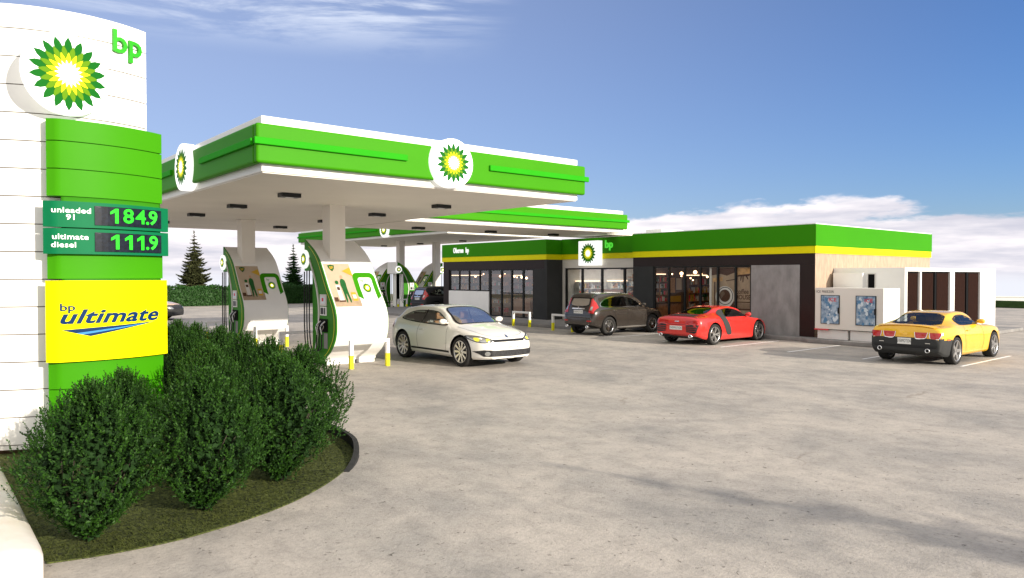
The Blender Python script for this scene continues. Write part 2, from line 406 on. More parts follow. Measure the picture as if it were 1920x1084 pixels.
# planting bed with kerb
bedpts=[(.86,6.96),(1.3,6.86),(1.9,6.84),(2.6,7.02),(3.15,7.28),(3.75,7.72),(4.25,8.25),(4.6,8.85),(4.78,9.5),(4.85,10.4),(4.88,12.5),(4.88,16.2),(4.7,16.8),(4.2,17.1),(.86,17.1)]
def catm(p,n=4):
    q=[]
    for i in range(len(p)-1):
        a=p[max(i-1,0)];b=p[i];c=p[i+1];d=p[min(i+2,len(p)-1)]
        for k in range(n):
            t=k/n; q.append(tuple(.5*((2*b[j])+(-a[j]+c[j])*t+(2*a[j]-5*b[j]+4*c[j]-d[j])*t*t+(-a[j]+3*b[j]-3*c[j]+d[j])*t**3) for j in range(len(b))))
    q.append(p[-1]); return q
curve=catm(bedpts[:12])+bedpts[12:]
mb=MB(); mb.prism(curve,lambda a,b,c:(a,b,c),.003,.014); mb.build('planting_bed','turf',kind='structure')
def kerb_strip(path,w,h,m,name,taper=True,**kw):
    mb=MB(); n=len(path); L=[];Rr=[]
    for i,p in enumerate(path):
        a=Vector(path[max(i-1,0)]);b=Vector(path[min(i+1,n-1)]); d=(b-a).normalized(); nn=Vector((d.y,-d.x))
        L.append(Vector(p)); Rr.append(Vector(p)+nn*w)
    v=[];
    for i,(a,b) in enumerate(zip(L,Rr)):
        hh=h*(.10+.90*min(1,i/7)) if taper else h
        v+=[(a.x,a.y,.0),(a.x,a.y,hh),(b.x,b.y,hh-.01),(b.x,b.y,.0)]
    f=[(i*4+k,(i+1)*4+k,(i+1)*4+(k+1)%4,i*4+(k+1)%4) for i in range(n-1) for k in range(4)]+[(0,1,2,3),((n-1)*4+3,(n-1)*4+2,(n-1)*4+1,(n-1)*4)]
    mb.add(v,f); return tag(mb.build(name,m,bevel=.008),**kw)
kerb_strip([p for p in curve if p[1]>8.5 or p[0]>4.0][:-2],.07,.135,'kerb_dark','bed_kerb',kind='structure')
# white rounded kerb block at the lower left
mb=MB()
prof=[(0,.0),(0,.17),(.03,.215),(.09,.25),(.2,.275),(.45,.28),(.7,.275),(.82,.25),(.88,.2),(.9,.0)]
ys=[6.55,6.57,6.62,6.72,6.9,9.0,11.0,13,16]; sc=[.80,.90,.96,.985,1,1,1,1,1]
v=[]
for y,s in zip(ys,sc):
    for a,b in prof: v.append((.82-a if s==1 else .82-(.45+(a-.45)*(s if a>.45 else s)),y+.0,b*(s if b>0 else 1)))
n=len(prof); f=[(i*n+k,(i+1)*n+k,(i+1)*n+k+1,i*n+k+1) for i in range(len(ys)-1) for k in range(n-1)]+[list(range(n))]
mb.add(v,f,0,True); ok=mb.build('kerb_block','kerb_white'); tag(ok,'white painted round-topped concrete kerb block running beside the planting bed','kerb block')

# store pavement with kerb face, parking lines
mb=MB(); pv=[(24.3,9.95),(36.7,9.95),(36.7,45),(22.25,45),(22.25,22.7),(24.6,22.2),(24.6,13.4),(24.3,13.0)]
mb.prism([(a,b) for a,b in pv],lambda a,b,c:(a,b,c),.002,.14); mb.build('pavement','pavement',bevel=.02,kind='structure')
pl=[]
for i,(y,x0,x1) in enumerate(((7.05,21.0,24.85),(9.45,20.7,24.2),(11.8,20.85,24.2),(14.02,20.6,24.2),(16.5,20.7,24.2),(18.9,20.7,24.2))):
    o=MB((x0,y,0)).add([(x0,y-.045,.004),(x1,y-.045,.004),(x1,y+.045,.004),(x0,y+.045,.004)],[(0,1,2,3)]).build('parking_line','line_paint',kind='structure')

# boundary on the right: low green hedge-like band with white wall behind it
mb=MB((62.2,10,0)); mb.box(62.0,62.9,-30,42,0,.50); o=mb.build('boundary_hedge','hill_lawn',bevel=.03)
tag(o,'long low dark green clipped hedge along the right edge of the forecourt','hedge')
mb=MB(); mb.box(-40,40,-.1,.1,-.1,.60); mb.box(-40,40,-.14,.14,.60,.68); wl=mb.build('boundary_wall','white_paint'); wl.location=(69,19.8,0); wl.rotation_euler=(0,0,R(-53)); tag(wl,'low plain white boundary wall behind the clipped green hedge','wall')

# ------------------------------------------------------------------ price sign
PC=(1.8262,13.054)
def cyl(rad,deg):
    return lambda a,b,c:(PC[0]+(rad+c)*math.cos(R(deg)+a/rad),PC[1]+(rad+c)*math.sin(R(deg)+a/rad),b)
def arcslab(mb,r0,r1,d0,d1,z0,z1,mi=0,n=None):
    n=n or max(4,int(abs(d1-d0)/1.25)); v=[]
    for i in range(n+1):
        a=R(d0+(d1-d0)*i/n); c,s=math.cos(a),math.sin(a)
        dg_=d0+(d1-d0)*i/n-d0; q_=min(1,dg_/4.0); q_=q_*q_*(3-2*q_); rr=r1 if r1<1.9 else r1-.055*(1-q_)
        for r,z in ((min(r0,rr-.02),z0),(rr,z0),(rr,z1),(min(r0,rr-.02),z1)): v.append((PC[0]+r*c,PC[1]+r*s,z))
    f=[(i*4+k,(i+1)*4+k,(i+1)*4+(k+1)%4,i*4+(k+1)%4) for i in range(n) for k in range(4)]+[(3,2,1,0),(n*4,n*4+1,n*4+2,n*4+3)]
    mb.add(v,f,0,True)
po=(1.9,12.2,0)
sign=empty('price_sign',po,'tall curved white and green price sign tower rising behind the shrubs','price sign')
core=MB(po); arcslab(core,.4,1.70,-178,-58.6,.0,5.86); core.build('core','joint',sign)
body=MB(po)
zs=[5.885]+[5.57-.363*k for k in range(16)]; zs=[z for z in zs if z>.06]+[.06]
for a,b in zip(zs,zs[1:]):
    if a-b>.02: arcslab(body,.45,1.72,-178,-58,b+.0065,a-.0065)
body.build('cladding','white_panel',sign,auto=True)
zg=[4.41]+[z for z in zs if z<4.2]
for a,b in zip(zg,zg[1:]):
    if b>=3.36 or (a<3.0 and b>2.2 and a>2.2) or a<1.5:
        sh=MB(po); arcslab(sh,1.722,1.92,-101.9,-55.8,b+.006,a-.006); sh.build('green_panel','green_gloss',sign,auto=True)
k=MB(po); arcslab(k,1.722,1.899,-97,-56.2,.05,4.38); k.build('backing','green_dark',sign)
for z0,z1,num,l1,l2 in ((2.985,3.325,'184.9','unleaded','91'),(2.635,2.97,'111.9','ultimate','diesel')):
    mb=MB(po); arcslab(mb,1.925,1.99,-103,-54.7,z0,z1); bd=mb.build('price_board','board_green',sign,auto=True)
    zc=(z0+z1)/2; f=cyl(1.99,-72.3)
    mb=MB(po); sheet(mb,rectp(-.475,.465,zc-.13,zc+.125),f,.012,.08); sheet(mb,rectp(-.475,.465,zc-.13,zc+.125),f,.003,.08); mb.build('screen','led_screen',bd,fix=False)
    mb=MB(po); 
    for ch,cx in zip(num,((-.222,-.048,.128,.229,.32) if num[1]=='8' else (-.215,-.035,.135,.227,.325))):
        if ch=='1': sheet(mb,[(cx+.04,zc-.095),(cx+.04,zc+.105),(cx-.0,zc+.105),(cx-.065,zc+.06),(cx-.065,zc+.022),(cx-.006,zc+.052),(cx-.006,zc-.095)],f,.018,.05)
        else: text(mb,ch,.27,f,.018,0,0,1.14,1,0,.02,at=(cx,zc+(.002 if ch!='.' else .0))); mb.build('price','led_text',bd,fix=False)
    mb=MB(po)
    if l2=='91':
        text(mb,l1,.10,cyl(1.99,-93.7),.004,0,0,1.20,1.06,0,.010,at=(0,zc+.05)); text(mb,l2,.10,cyl(1.99,-93.8),.004,0,0,1.2,1,0,.010,at=(.0,zc-.04))
    else:
        text(mb,l1,.10,cyl(1.99,-94.1),.004,0,0,1.20,1.06,0,.010,at=(0,zc+.055)); text(mb,l2,.10,cyl(1.99,-96.0),.004,0,0,1.18,1.06,0,.010,at=(-.01,zc-.05))
    mb.build('lettering','letter_white',bd,fix=False)
mb=MB(po); arcslab(mb,1.925,1.985,-102.5,-55.5,1.215,2.285); yp=mb.build('yellow_panel','yellow_panel',sign,auto=True)
f=cyl(1.985,-79.9)
mb=MB(po); text(mb,'ultimate',.255,f,.008,0,0,1.48,1.04,.32,.026,at=(.0,1.80)); text(mb,'bp',.135,cyl(1.985,-95.3),.008,0,0,1.35,1,0,.014,at=(0,1.93))
sheet(mb,[(-.60,1.635),(-.27,1.545),(.60,1.70),(-.28,1.655)],f,.004,.09); mb.build('lettering','navy',yp,fix=False)
mb=MB(po); sheet(mb,[(-.44,1.592),(-.36,1.57),(.50,1.683),(.35,1.675)],f,.008,.09); mb.build('swoosh','mid_blue',yp,fix=False)
# round emblem
ea=R(-74); nd=Vector((math.cos(ea),math.sin(ea),0)); td=Vector((-nd.y,nd.x,0)); ec=Vector((PC[0],PC[1],0))+Vector((math.cos(R(-94.5)),math.sin(R(-94.5)),0))*1.86+Vector((0,0,5.0))
def fe(a,b,c): p=ec+td*a+nd*c; return (p.x,p.y,p.z+b)
mb=MB(po); mb.prism(circ(.535,56),fe,-.07,.05); em=mb.build('emblem','logo_white',sign,bevel=.012)
mb=MB(po); flower(mb,.485,fe,.054); mb.build('flower',FL,em,fix=False)
mb=MB(po); a1=R(-68.5); n1=Vector((math.cos(a1),math.sin(a1),0)); t1=Vector((-n1.y,n1.x,0)); p1=Vector((PC[0],PC[1],5.60))+n1*1.72
text(mb,'bp',.44,cyl(1.72,-68.7),.002,.04,0,1.02,1,0,.016,at=(0,5.60)); mb.build('lettering','letter_green',sign)

# ------------------------------------------------------------------ canopies
def disc(mb,flb,fn,r,th,fr): mb.prism(circ(r,48),fn,-.04,th); flower(flb,fr,fn,th+.003)
def fascia(cn,o,x0,x1,y0,y1,z,h,gaps_s=(),gaps_w=(),discs=(),mat_='green_gloss'):
    """slab with white body, green raised fascia on the -Y and -X (and hidden) sides"""
    mb=MB(o); mb.box(x0,x1,y0,y1,z+.02,z+h); body=mb.build('roof_slab','white_panel',cn,bevel=.012)
    mb=MB(o); mb.box(x0+.03,x1-.03,y0+.03,y1-.03,z,z+.0195); mb.build('soffit','soffit',cn)
    g0,g1=z+.155,z+h-.165; s0,s1=z+h*.465,z+h*.585; t=.15
    def panel(a0,a1,fn,disc_at,r):
        # panel from a0..a1 along face with concave ends next to the disc
        segs=[]; cur=a0
        for d in disc_at: segs.append((cur,d-.0,None,d)); cur=d
        segs.append((cur,a1,disc_at[-1] if disc_at else None,None))
        out=[]
        for i,(p,q,_,_) in enumerate(segs):
            L=[];Rr=[]; m=9
            left=disc_at[i-1] if i>0 else None; right=disc_at[i] if i<len(disc_at) else None
            for k in range(m):
                zz=g0+(g1-g0)*k/(m-1); dz=zz-(z+h*.525)
                w=math.sqrt(max(0,r*r-dz*dz))
                L.append(((left+w) if left is not None else p, zz)); Rr.append(((right-w) if right is not None else q, zz))
            poly=L[:1]+Rr+L[::-1][:-1]
            if left is None: poly=[L[0]]+Rr+[L[-1]]
            if right is None: 
                poly=[L[0],Rr[0],Rr[-1]]+L[::-1][:-1] if left is not None else [L[0],Rr[0],Rr[-1],L[-1]]
            out.append(poly)
        return out
    for side in ('s','w'):
        if side=='s': fn=lambda a,b,c:(a,y0-c,b); a0,a1=x0-t,x1+t; da=[d for sd_,d in discs if sd_=='s']
        else: fn=lambda a,b,c:(x0-c,a,b); a0,a1=y0+.001,y1+t; da=[d for sd_,d in discs if sd_=='w']
        for poly in panel(a0,a1,fn,da,h*.54):
            mb=MB(o); mb.prism(poly,fn,.002,t); mb.build('fascia_panel','green_gloss',cn,bevel=.05,seg=3,auto=False)
        # raised light stripe
        cuts=[a0-.0]+sum([[d-1.13,d+1.05] for d in da],[])+[a1]
        for i in range(0,len(cuts),2):
            p,q=cuts[i],cuts[i+1]
            if i==0: p-= .05 if side=='s' else 0
            if i==len(cuts)-2: q+=.07
            mb=MB(o); mb.prism([(p,s0),(q,s0),(q,s1),(p,s1)],fn,t-.01,t+.055); mb.build('fascia_stripe','green_stripe',cn,bevel=.012)
        for d in da:
            zc=z+h*.525
            if side=='s': f2=lambda a,b,c,d=d:(d+a,y0-c,zc+b)
            else: f2=lambda a,b,c,d=d:(x0-c,d-a,zc+b)
            mb=MB(o); mb.prism(circ(h*.505,48),f2,-.0,.24); dd=mb.build('emblem','logo_white',cn,bevel=.015)
            mb=MB(o); flower(mb,h*.415,f2,.243); mb.build('flower',FL,dd,fix=False)
    return body
o1=(9.2,22.1,0)
can=empty('forecourt_canopy',o1,'large white and green canopy over the two near fuel pumps, with round emblems','canopy')
fascia(can,o1,5.08,13.25,13.3,30.9,4.25,1.05,discs=(('s',9.22),('w',17.48)))
for i,y in enumerate((18.1,24.7)):
    mb=MB(o1); mb.box(8.75,9.2,y,y+.45,.0,4.27); mb.box(8.72,9.23,y-.03,y+.48,4.17,4.245) if i==1 else None; mb.build('column','soffit',can,bevel=.006)
o2=(19,24.2,0)
can2=empty('link_canopy',o2,'lower green canopy reaching from behind the near canopy across to the shop front','canopy')
fascia(can2,o2,13.45,24.80,22.0,26.3,4.26,.98,discs=())
mb=MB(o2); mb.box(24.801,26.9,23.2,26.3,4.27,4.72); mb.build('slab_extension','soffit',can2,bevel=.01)  # grey slab end carried over the shop roof, added to shade the fascia return
o3=(29,46.5,0)
can3=empty('far_canopy',o3,'distant green canopy beyond the left end of the shop, over the far pumps','canopy')
fascia(can3,o3,25.1,33.4,36.2,57.3,4.9,1.08,discs=(('w',43.35),))
for x in (27.85,31.0):
    mb=MB(o3); mb.box(x,x+.45,46.3,46.75,0,4.92); mb.build('column','soffit',can3)

def light(x,y,z,label,grp):
    mb=MB((x,y,z)); mb.box(x-.23,x+.23,y-.14,y+.14,z-.095,z-.004)
    o=mb.build('canopy_light','frame_black',bevel=.01)
    m2=MB((x,y,z)); m2.box(x-.09,x+.09,y-.05,y+.05,z-.099,z-.0952); m2.build('diffuser','light_panel',o)
    tag(o,label,'ceiling light',grp); return o
nm1={(0,0):'nearest in the left row',(0,1):'second in the left row',(0,2):'third in the left row',(0,3):'farthest in the left row',
 (1,0):'nearest in the row nearer the shop',(1,1):'second in the row nearer the shop',(1,2):'third in the row nearer the shop',(1,3):'farthest in the row nearer the shop'}
for i,x in enumerate((6.87,11.1)):
    for j,y in enumerate((16.29,19.75,23.3,27.2)):
        light(x,y,4.25,'small black square ceiling light, '+nm1[(i,j)],'lights under the near canopy')
for x,q in ((15.54,'left'),(19.15,'middle'),(22.77,'right')):
    light(x,24.4,4.26,f'{q} one of the three flat black lights under the link canopy','lights under the link canopy')
for i,y in enumerate((54.2,48.6,42.9)):
    light(31.1,y,4.9,('farthest','middle','nearest')[i]+' of the three black lights under the distant canopy','lights under the far canopy')

# ------------------------------------------------------------------ pumps
PF=[(-.20,.14),(-.31,.23),(-.52,.36),(-.68,.52),(-.84,.75),(-.90,1.0),(-.90,1.2),(-.83,1.45),(-.66,1.72),(-.47,1.96),(-.19,2.38),(.12,2.8),(.42,3.04),(.98,3.34)]
PZ=[p[1] for p in PF]; PY=[p[0] for p in PF]
def pchip(xs,ys):
    n=len(xs); h=[xs[i+1]-xs[i] for i in range(n-1)]; d=[(ys[i+1]-ys[i])/h[i] for i in range(n-1)]; m=[0]*n
    m[0]=d[0];m[-1]=d[-1]
    for i in range(1,n-1):
        if d[i-1]*d[i]<=0: m[i]=0
        else:
            w1=2*h[i]+h[i-1];w2=h[i]+2*h[i-1]; m[i]=(w1+w2)/(w1/d[i-1]+w2/d[i])
    def f(x):
        if x<=xs[0]: return ys[0]
        if x>=xs[-1]: return ys[-1]
        i=0
        while x>xs[i+1]: i+=1
        t=(x-xs[i])/h[i]; t2=t*t;t3=t2*t
        return (2*t3-3*t2+1)*ys[i]+(t3-2*t2+t)*h[i]*m[i]+(-2*t3+3*t2)*ys[i+1]+(t3-t2)*h[i]*m[i+1]
    return f
pyf=pchip(PZ,PY)
def make_pump(mir=False,label='',grp='fuel pumps'):
    s=-1 if mir else 1
    root=empty('fuel_pump',(0,0,0),label,'fuel pump',grp)
    zz=[.14+(3.34-.14)*i/44 for i in range(45)]
    front=[(pyf(z),z) for z in zz]
    prof=front+[(.98,2.50),(.50,2.50),(.50,.10),(-.2,.10)]
    fx=lambda a,b,c:(c,a,b)
    mb=MB(); n=len(prof); x0,x1=-.735,.735
    v=[(x0,)+p for p in prof]+[(x1,)+p for p in prof]
    f=[list(range(n)),[i+n for i in range(n)][::-1]]
    mb.add(v,f); mb.add(v,[(i,i+n,(i+1)%n+n,(i+1)%n) for i in range(44)],0,True); mb.add(v,[(i,i+n,(i+1)%n+n,(i+1)%n) for i in range(44,n)],0)
    mb.build('curved_body','white_paint',root)
    mb=MB()
    for xa,xb in ((-.70,.10),(.20,.70)): mb.box(xa,xb,-.21,.42,0,.255)
    mb.build('plinth','white_paint',root,bevel=.006)
    # green end cheeks
    off=[(pyf(z)+.004,z) for z in zz]; pr2=off+[(1.0,3.34),(1.0,2.48),(.50,2.48),(.50,.02),(-.12,.02)]
    for xa,xb in ((-.768,-.737),(.737,.745)):
        mb=MB(); mb.prism(pr2,fx,xa,xb); mb.build('end_panel','green_dark',root)
    E=lambda a,b,c:(s*(-.768-c),a,b)
    mb=MB(); sheet(mb,[(.14,.1),(.48,.1),(.48,2.44),(.42,2.44),(.36,2.2),(.16,1.72),(.13,1.3)],E,.004); mb.build('inner_panel','green_gloss',root,fix=False) if False else None
    mb=MB(); st=catm([(.86,3.0),(.67,2.79),(.32,2.25),(.12,1.72),(.09,1.21),(.20,.69),(.36,.12)],6)
    mb.add([E(a+d,b,.03*(0 if k in(0,3) else 1)) for a,b in st for k,d in enumerate((-.03,-.03,.03,.03))],[(i*4+k,(i+1)*4+k,(i+1)*4+k+1,i*4+k+1) for i in range(len(st)-1) for k in range(3)])
    mb.build('trim','cup_white',root)
    mb=MB(); v=[];N=40
    for i in range(N+1):
        z=.2+2.95*i/N; y=pyf(z)+.12; v+=[E(y-.012,z,.006),E(y+.012,z,.006)]
    mb.add(v,[(2*i,2*i+1,2*i+3,2*i+2) for i in range(N)]); mb.build('yellow_line','yellow_line',root)
    mb=MB(); mb.prism(rectp(-.37,-.01,1.56,1.86),E,.0,.035); sc=mb.build('display','cup_white',root,bevel=.006)
    mb=MB(); sheet(mb,rectp(-.32,-.06,1.62,1.80),E,.038); mb.build('screen','print_pale',sc,fix=False)
    mb=MB(); sheet(mb,rectp(-.24,-.14,1.68,1.77),E,.042); mb.build('readout','print_red',sc,fix=False)
    mb=MB(); mb.prism(rectp(-.37,-.01,1.31,1.54),E,.0,.03); kp=mb.build('keypad','plate',root,bevel=.006)
    mb=MB(); sheet(mb,rectp(-.33,-.25,1.34,1.51),E,.033); sheet(mb,rectp(-.22,-.05,1.34,1.51),E,.033,None,0); mb.build('key','frame_black',kp,fix=False)
    mb=MB(); mb.prism(rectp(-.42,.05,.88,1.22),E,.0,.025); mb.build('nozzle_holder','clad_black',root,bevel=.006)
    mb=MB(); mb.prism(rectp(-.40,-.20,.45,.85),E,.0,.012); mb.build('label_plate','concrete_panel',root)
    for k in range(3):
        y=-.27+.13*k
        mb=MB(); P=[E(y-.09,1.16,.05),E(y-.02,1.10,.09),E(y+.03,1.02,.12),E(y+.02,.93,.12),E(y+.0,.82,.10)]
        mb.tube(catm(P,4),.020,8); mb.tube([E(y-.02,1.1,.09),E(y-.10,1.02,.10),E(y-.02,.92,.11)],.010,6)
        mb.build('nozzle',['rim','black_rubber','rim'][k%3] if k!=1 else 'black_trim',root)
        y0=.56+.13*k; mb=MB()
        P=[E(y0,2.5,.06-.0),E(y0-.01,1.8,.07),E(y0-.03,1.1,.08),E(y0-.10,.62,.09),E(y0-.24,.40,.10),E((y0+y)/2-.12,.36,.11),E(y+.02,.46,.11),E(y+.0,.65,.11),E(y,.84,.10)]
        P=[(p[0]-s*.012*k,p[1],p[2]-.02*k) for p in P]
        mb.tube(catm(P,6),.017,8); mb.build('hose','black_rubber',root)
    Lg=lambda a,b,c:(s*(-.768-c),.93-a*s,2.80+b)
    mb=MB(); mb.prism(circ(.255,36),Lg,0,.06); em=mb.build('emblem','logo_white',root,bevel=.01)
    mb=MB(); flower(mb,.19,Lg,.063); mb.build('flower',FL,em,fix=False)
    # printed front
    Wm=lambda a,b,c:(a*1.0,pyf(b)-c*1.3,b+c*.3)
    px,pz=-.71,1.55
    PO=lambda a,b,c:Wm(px+a,pz+b,c)
    mb=MB(); sheet(mb,rectp(0,.75,0,1.12),PO,.004,.08); po_=mb.build('poster','print_cream',root,fix=False)
    mb=MB()
    sheet(mb,rectp(.0,.75,0,.20),PO,.007,.08,0)
    mb.build('floor_print','print_beige',po_,fix=False)
    mb=MB(); sheet(mb,[(.47,.92),(.72,1.02),(.75,.90),(.75,.78)],PO,.009,.08,0); sheet(mb,rectp(.54,.68,.14,.36),PO,.010,.08,1)
    sheet(mb,[(.10,1.07),(.13,.98),(.20,.91),(.27,.98),(.30,1.07),(.2,1.09)],PO,.010,.08,2)
    # serviceman silhouette, old pump, chairs
    sheet(mb,chaikin([(.335,.10),(.38,.10),(.41,.40),(.44,.10),(.49,.10),(.475,.44),(.485,.66),(.42,.72),(.345,.70),(.315,.55),(.345,.45)],1),PO,.012,.08,2)
    sheet(mb,circ(.038,14,.405,.765,1.2),PO,.012,None,3); sheet(mb,rectp(.17,.29,.16,.55),PO,.010,.08,4); sheet(mb,circ(.05,16,.23,.62),PO,.011,None,2); sheet(mb,rectp(.19,.27,.42,.50),PO,.012,None,5)
    sheet(mb,rectp(.02,.13,.13,.24),PO,.010,.08,5); sheet(mb,rectp(.14,.32,.12,.16),PO,.0115,.08,5); sheet(mb,rectp(.56,.66,.20,.30),PO,.0125,None,4)
    mb.build('picture',['print_gold','print_gold','print_green','skin','cup_white','print_brown'],po_,fix=False)
    mb=MB(); text(mb,'BP',.10,PO,.014,0,0,1.0,1,0,.02,at=(.20,1.005)); mb.build('lettering','print_gold',po_,fix=False)
    out=chaikin([(.06,1.74),(.06,2.42),(.66,2.42),(.66,1.72)],3,.12)
    def archp():
        o_=[];r=.15
        o_+=[(.19,1.72),(.05,1.80)]
        cx0,cx1,zt=.05,.72,2.43
        for k in range(7): a=math.pi-math.pi/2*k/6; o_.append((cx0+r+r*math.cos(a),zt-r+r*math.sin(a)))
        for k in range(7): a=math.pi/2-math.pi/2*k/6; o_.append((cx1-r+r*math.cos(a),zt-r+r*math.sin(a)))
        o_+=[(.735,1.80),(.60,1.72)]
        r=.07; a0,a1,zt=.19,.60,2.30
        for k in range(5): a=math.pi/2*k/4; o_.append((a1-r+r*math.cos(a),zt-r+r*math.sin(a)))
        for k in range(5): a=math.pi/2+math.pi/2*k/4; o_.append((a0+r+r*math.cos(a),zt-r+r*math.sin(a)))
        return o_
    mb=MB(); sheet(mb,[(a-.03,b) for a,b in archp()],lambda a,b,c:Wm(a,b,c),.005,.08); mb.build('arch_print','green_fascia',root,fix=False)
    mb=MB(); F=lambda a,b,c:Wm(.365+a,2.02+b,c); flower(mb,.135,F,.006,.002,step=.06); mb.build('flower',FL,root,fix=False)
    mb=MB(); text(mb,'bp',.10,F,.006,0,0,1,1,0,.0,at=(-.09,.20)); mb.build('lettering','letter_green',root,fix=False)
    return root
pump=make_pump(False,'near fuel pump with curved white front, sunlit, facing the white hatchback','fuel pumps')
pump.location=(9.2,18.0,0)
p2=copy_tree(pump); p2.location=(9.2,24.62,0); p2['label']='second fuel pump behind the shrubs, its white front mostly in the canopy shade'
pB=copy_tree(pump); pB.location=(28.35,46.5,0); pB.rotation_euler=(0,0,R(90)); pB['label']='far pump whose green end panel and hoses face the viewer, beside the distant canopy column'
pA=make_pump(True,'far pump with its curved white side bulging left of the distant column'); pA.location=(27.5,48.6,0); pA.rotation_euler=(0,0,R(-90))
pD=copy_tree(pA); pD.location=(30.9,47.4,0); pD['label']='rightmost far pump with curved white side, just left of the shop end'

# ------------------------------------------------------------------ hoop barriers
def hoop(x0,y0,x1,y1,h,label):
    o=(min(x0,x1),min(y0,y1),0); r=empty('hoop_barrier',((x0+x1)/2,(y0+y1)/2,0),label,'barrier','white and yellow hoop barriers'); oo=tuple(r.location)
    w=.045
    for x,y in ((x0,y0),(x1,y1)):
        mb=MB(oo); mb.box(x-w,x+w,y-w,y+w,h*.47,h-.085); lg=mb.build('leg','white_paint',r)
        mb=MB(oo); mb.box(x-w-.002,x+w+.002,y-w-.002,y+w+.002,0,h*.47); mb.build('yellow_sleeve','yellow_tube',lg)
    mb=MB(oo); mb.box(min(x0,x1)-w,max(x0,x1)+w,min(y0,y1)-w,max(y0,y1)+w,h-.085,h); mb.build('top_rail','white_paint',r,bevel=.006)
hoop(8.63,16.69,9.67,16.69,.72,'hoop barrier standing right in front of the near pump')
hoop(8.4,20.6,9.45,20.6,.72,'hoop barrier between the two near pumps, partly behind the shrubs')
hoop(8.7,23.4,9.75,23.4,.70,'hoop barrier in front of the shaded second pump')
hoop(8.4,27.3,9.4,27.3,.70,'hoop barrier behind the second pump, showing at its left')
hoop(21.9,25.05,21.9,26.2,.70,'hoop barrier on the pavement before the shop doors, right of the white hatchback')
hoop(21.35,22.9,21.35,21.7,.72,'hoop barrier half hidden by the dark brown off-road car')
hoop(27.6,44.9,26.9,44.9,.70,'tiny far hoop barrier left of the distant canopy column')
hoop(28.9,42.6,29.8,42.6,.70,'tiny far hoop barrier seen over the roof of the white hatchback')
# ------------------------------------------------------------------ shop building
os_=(28,24,.14); shop=empty('shop_building',os_,'single-storey service station shop with green and yellow fascia and dark glazed front','shop')
def SB(name,m,boxes,parent=shop,bevel=0,**k):
    mb=MB(os_ if parent is shop or True else (0,0,0))
    for b in boxes: mb.box(*b)
    return mb.build(name,m,parent,bevel=bevel)
zb,z1,z2,z3=.14,3.16,3.42,4.20
XA,XB,XR=25.08,24.70,25.76
Y0,Y1,Y2,Y3=13.16,21.65,26.92,36.05
XE=35.3
# fascias (green + yellow), butted at the corners
SB('fascia','green_fascia',[(XA-.06,XA+.1,Y0-.0,Y1,z2,z3)],bevel=.004)
SB('fascia','green_fascia',[(XA-.06,XE+.06,Y0-.06,Y0-.001,z2,z3)],bevel=.004)
SB('fascia','green_fascia',[(XR-.06,XR+.1,Y1+.001,Y2-.001,z2,z3-.012)],bevel=.004)
SB('fascia','green_fascia',[(XA+.101,XR-.061,Y1-.16,Y1-.0,z2,z3-.02)])
SB('fascia','green_fascia',[(XB-.06,XR+.1,Y2,Y2+.1,z2,z3-.03)],bevel=.004)
SB('fascia','green_fascia',[(XB-.06,XB+.1,Y2+.101,Y3+.06,z2,z3-.03)],bevel=.004)
SB('yellow_band','yellow_band',[(XA-.045,XA+.1,Y0,Y1-.002,z1,z2-.002)])
SB('yellow_band','yellow_band',[(XA-.045,XE+.04,Y0-.045,Y0-.003,z1,z2-.002)])
SB('yellow_band','yellow_band',[(XR-.045,XR+.1,Y1+.002,Y2-.003,z1,z2-.002)])
SB('yellow_band','yellow_band',[(XB-.045,XR+.1,Y2+.004,Y2+.1,z1,z2-.002)])
SB('yellow_band','yellow_band',[(XB-.045,XB+.1,Y2+.102,Y3+.08,z1,z2-.002)])
SB('coping','white_paint',[(XA-.05,XE,Y0-.05,Y1,z3+.001,z3+.03)])
SB('roof','soffit',[(XA+.12,XE-.1,Y0+.05,Y1,4.0,4.16),(XR+.12,XE-.1,Y1+.01,Y3,3.98,4.13)])
SB('parapet','white_paint',[(25.9,29.5,20.7,21.6,4.165,4.42)],bevel=.01)
# walls
SB('side_wall','render_beige',[(XA+.02,XE,Y0,Y0+.2,zb,z1)])
SB('end_wall','brown_dark',[(XB+.02,XE,Y3-.2,Y3,zb,z1)])
SB('rear_wall','soffit',[(XE-.2,XE-.001,Y0+.21,Y3-.21,zb,3.97)])
SB('header','brown_dark',[(XA,XA+.2,Y0+.002,Y1,2.755,z1-.002)])
SB('pier','brown_dark',[(XA,XA+.2,Y0+.003,13.73,zb,2.753)])
SB('concrete_panel','concrete_panel',[(XA-.012,XA+.2,13.732,15.72,zb,2.75)],bevel=.006)
SB('charcoal_panel','charcoal',[(XA,XA+.2,20.52,Y1,zb,2.753)])
SB('return_wall','charcoal',[(XA+.201,XR+.2,Y1-.2,Y1-.001,zb,z1-.002)])
SB('header','soffit',[(XR,XR+.2,Y1+.001,Y2-.001,2.73,z1-.002)])
SB('recess_pier','soffit',[(XR,XR+.2,26.76,Y2-.001,zb,2.728)])
SB('charcoal_return','charcoal',[(XB,XR+.2,Y2+.001,Y2+.2,zb,z1-.003)],bevel=.004)
SB('charcoal_panel','charcoal',[(XB+.001,XB+.2,Y2+.202,27.95,zb,2.69)])
SB('header','brown_dark',[(XB+.002,XB+.2,Y2+.201,Y3-.001,2.692,z1-.003)])
SB('low_wall','white_paint',[(XB-.01,XB+.2,31.66,35.48,zb,1.48)],bevel=.005)
SB('brown_pier','brown_dark',[(XB+.001,XB+.2,35.49,Y3-.01,zb,2.69)])
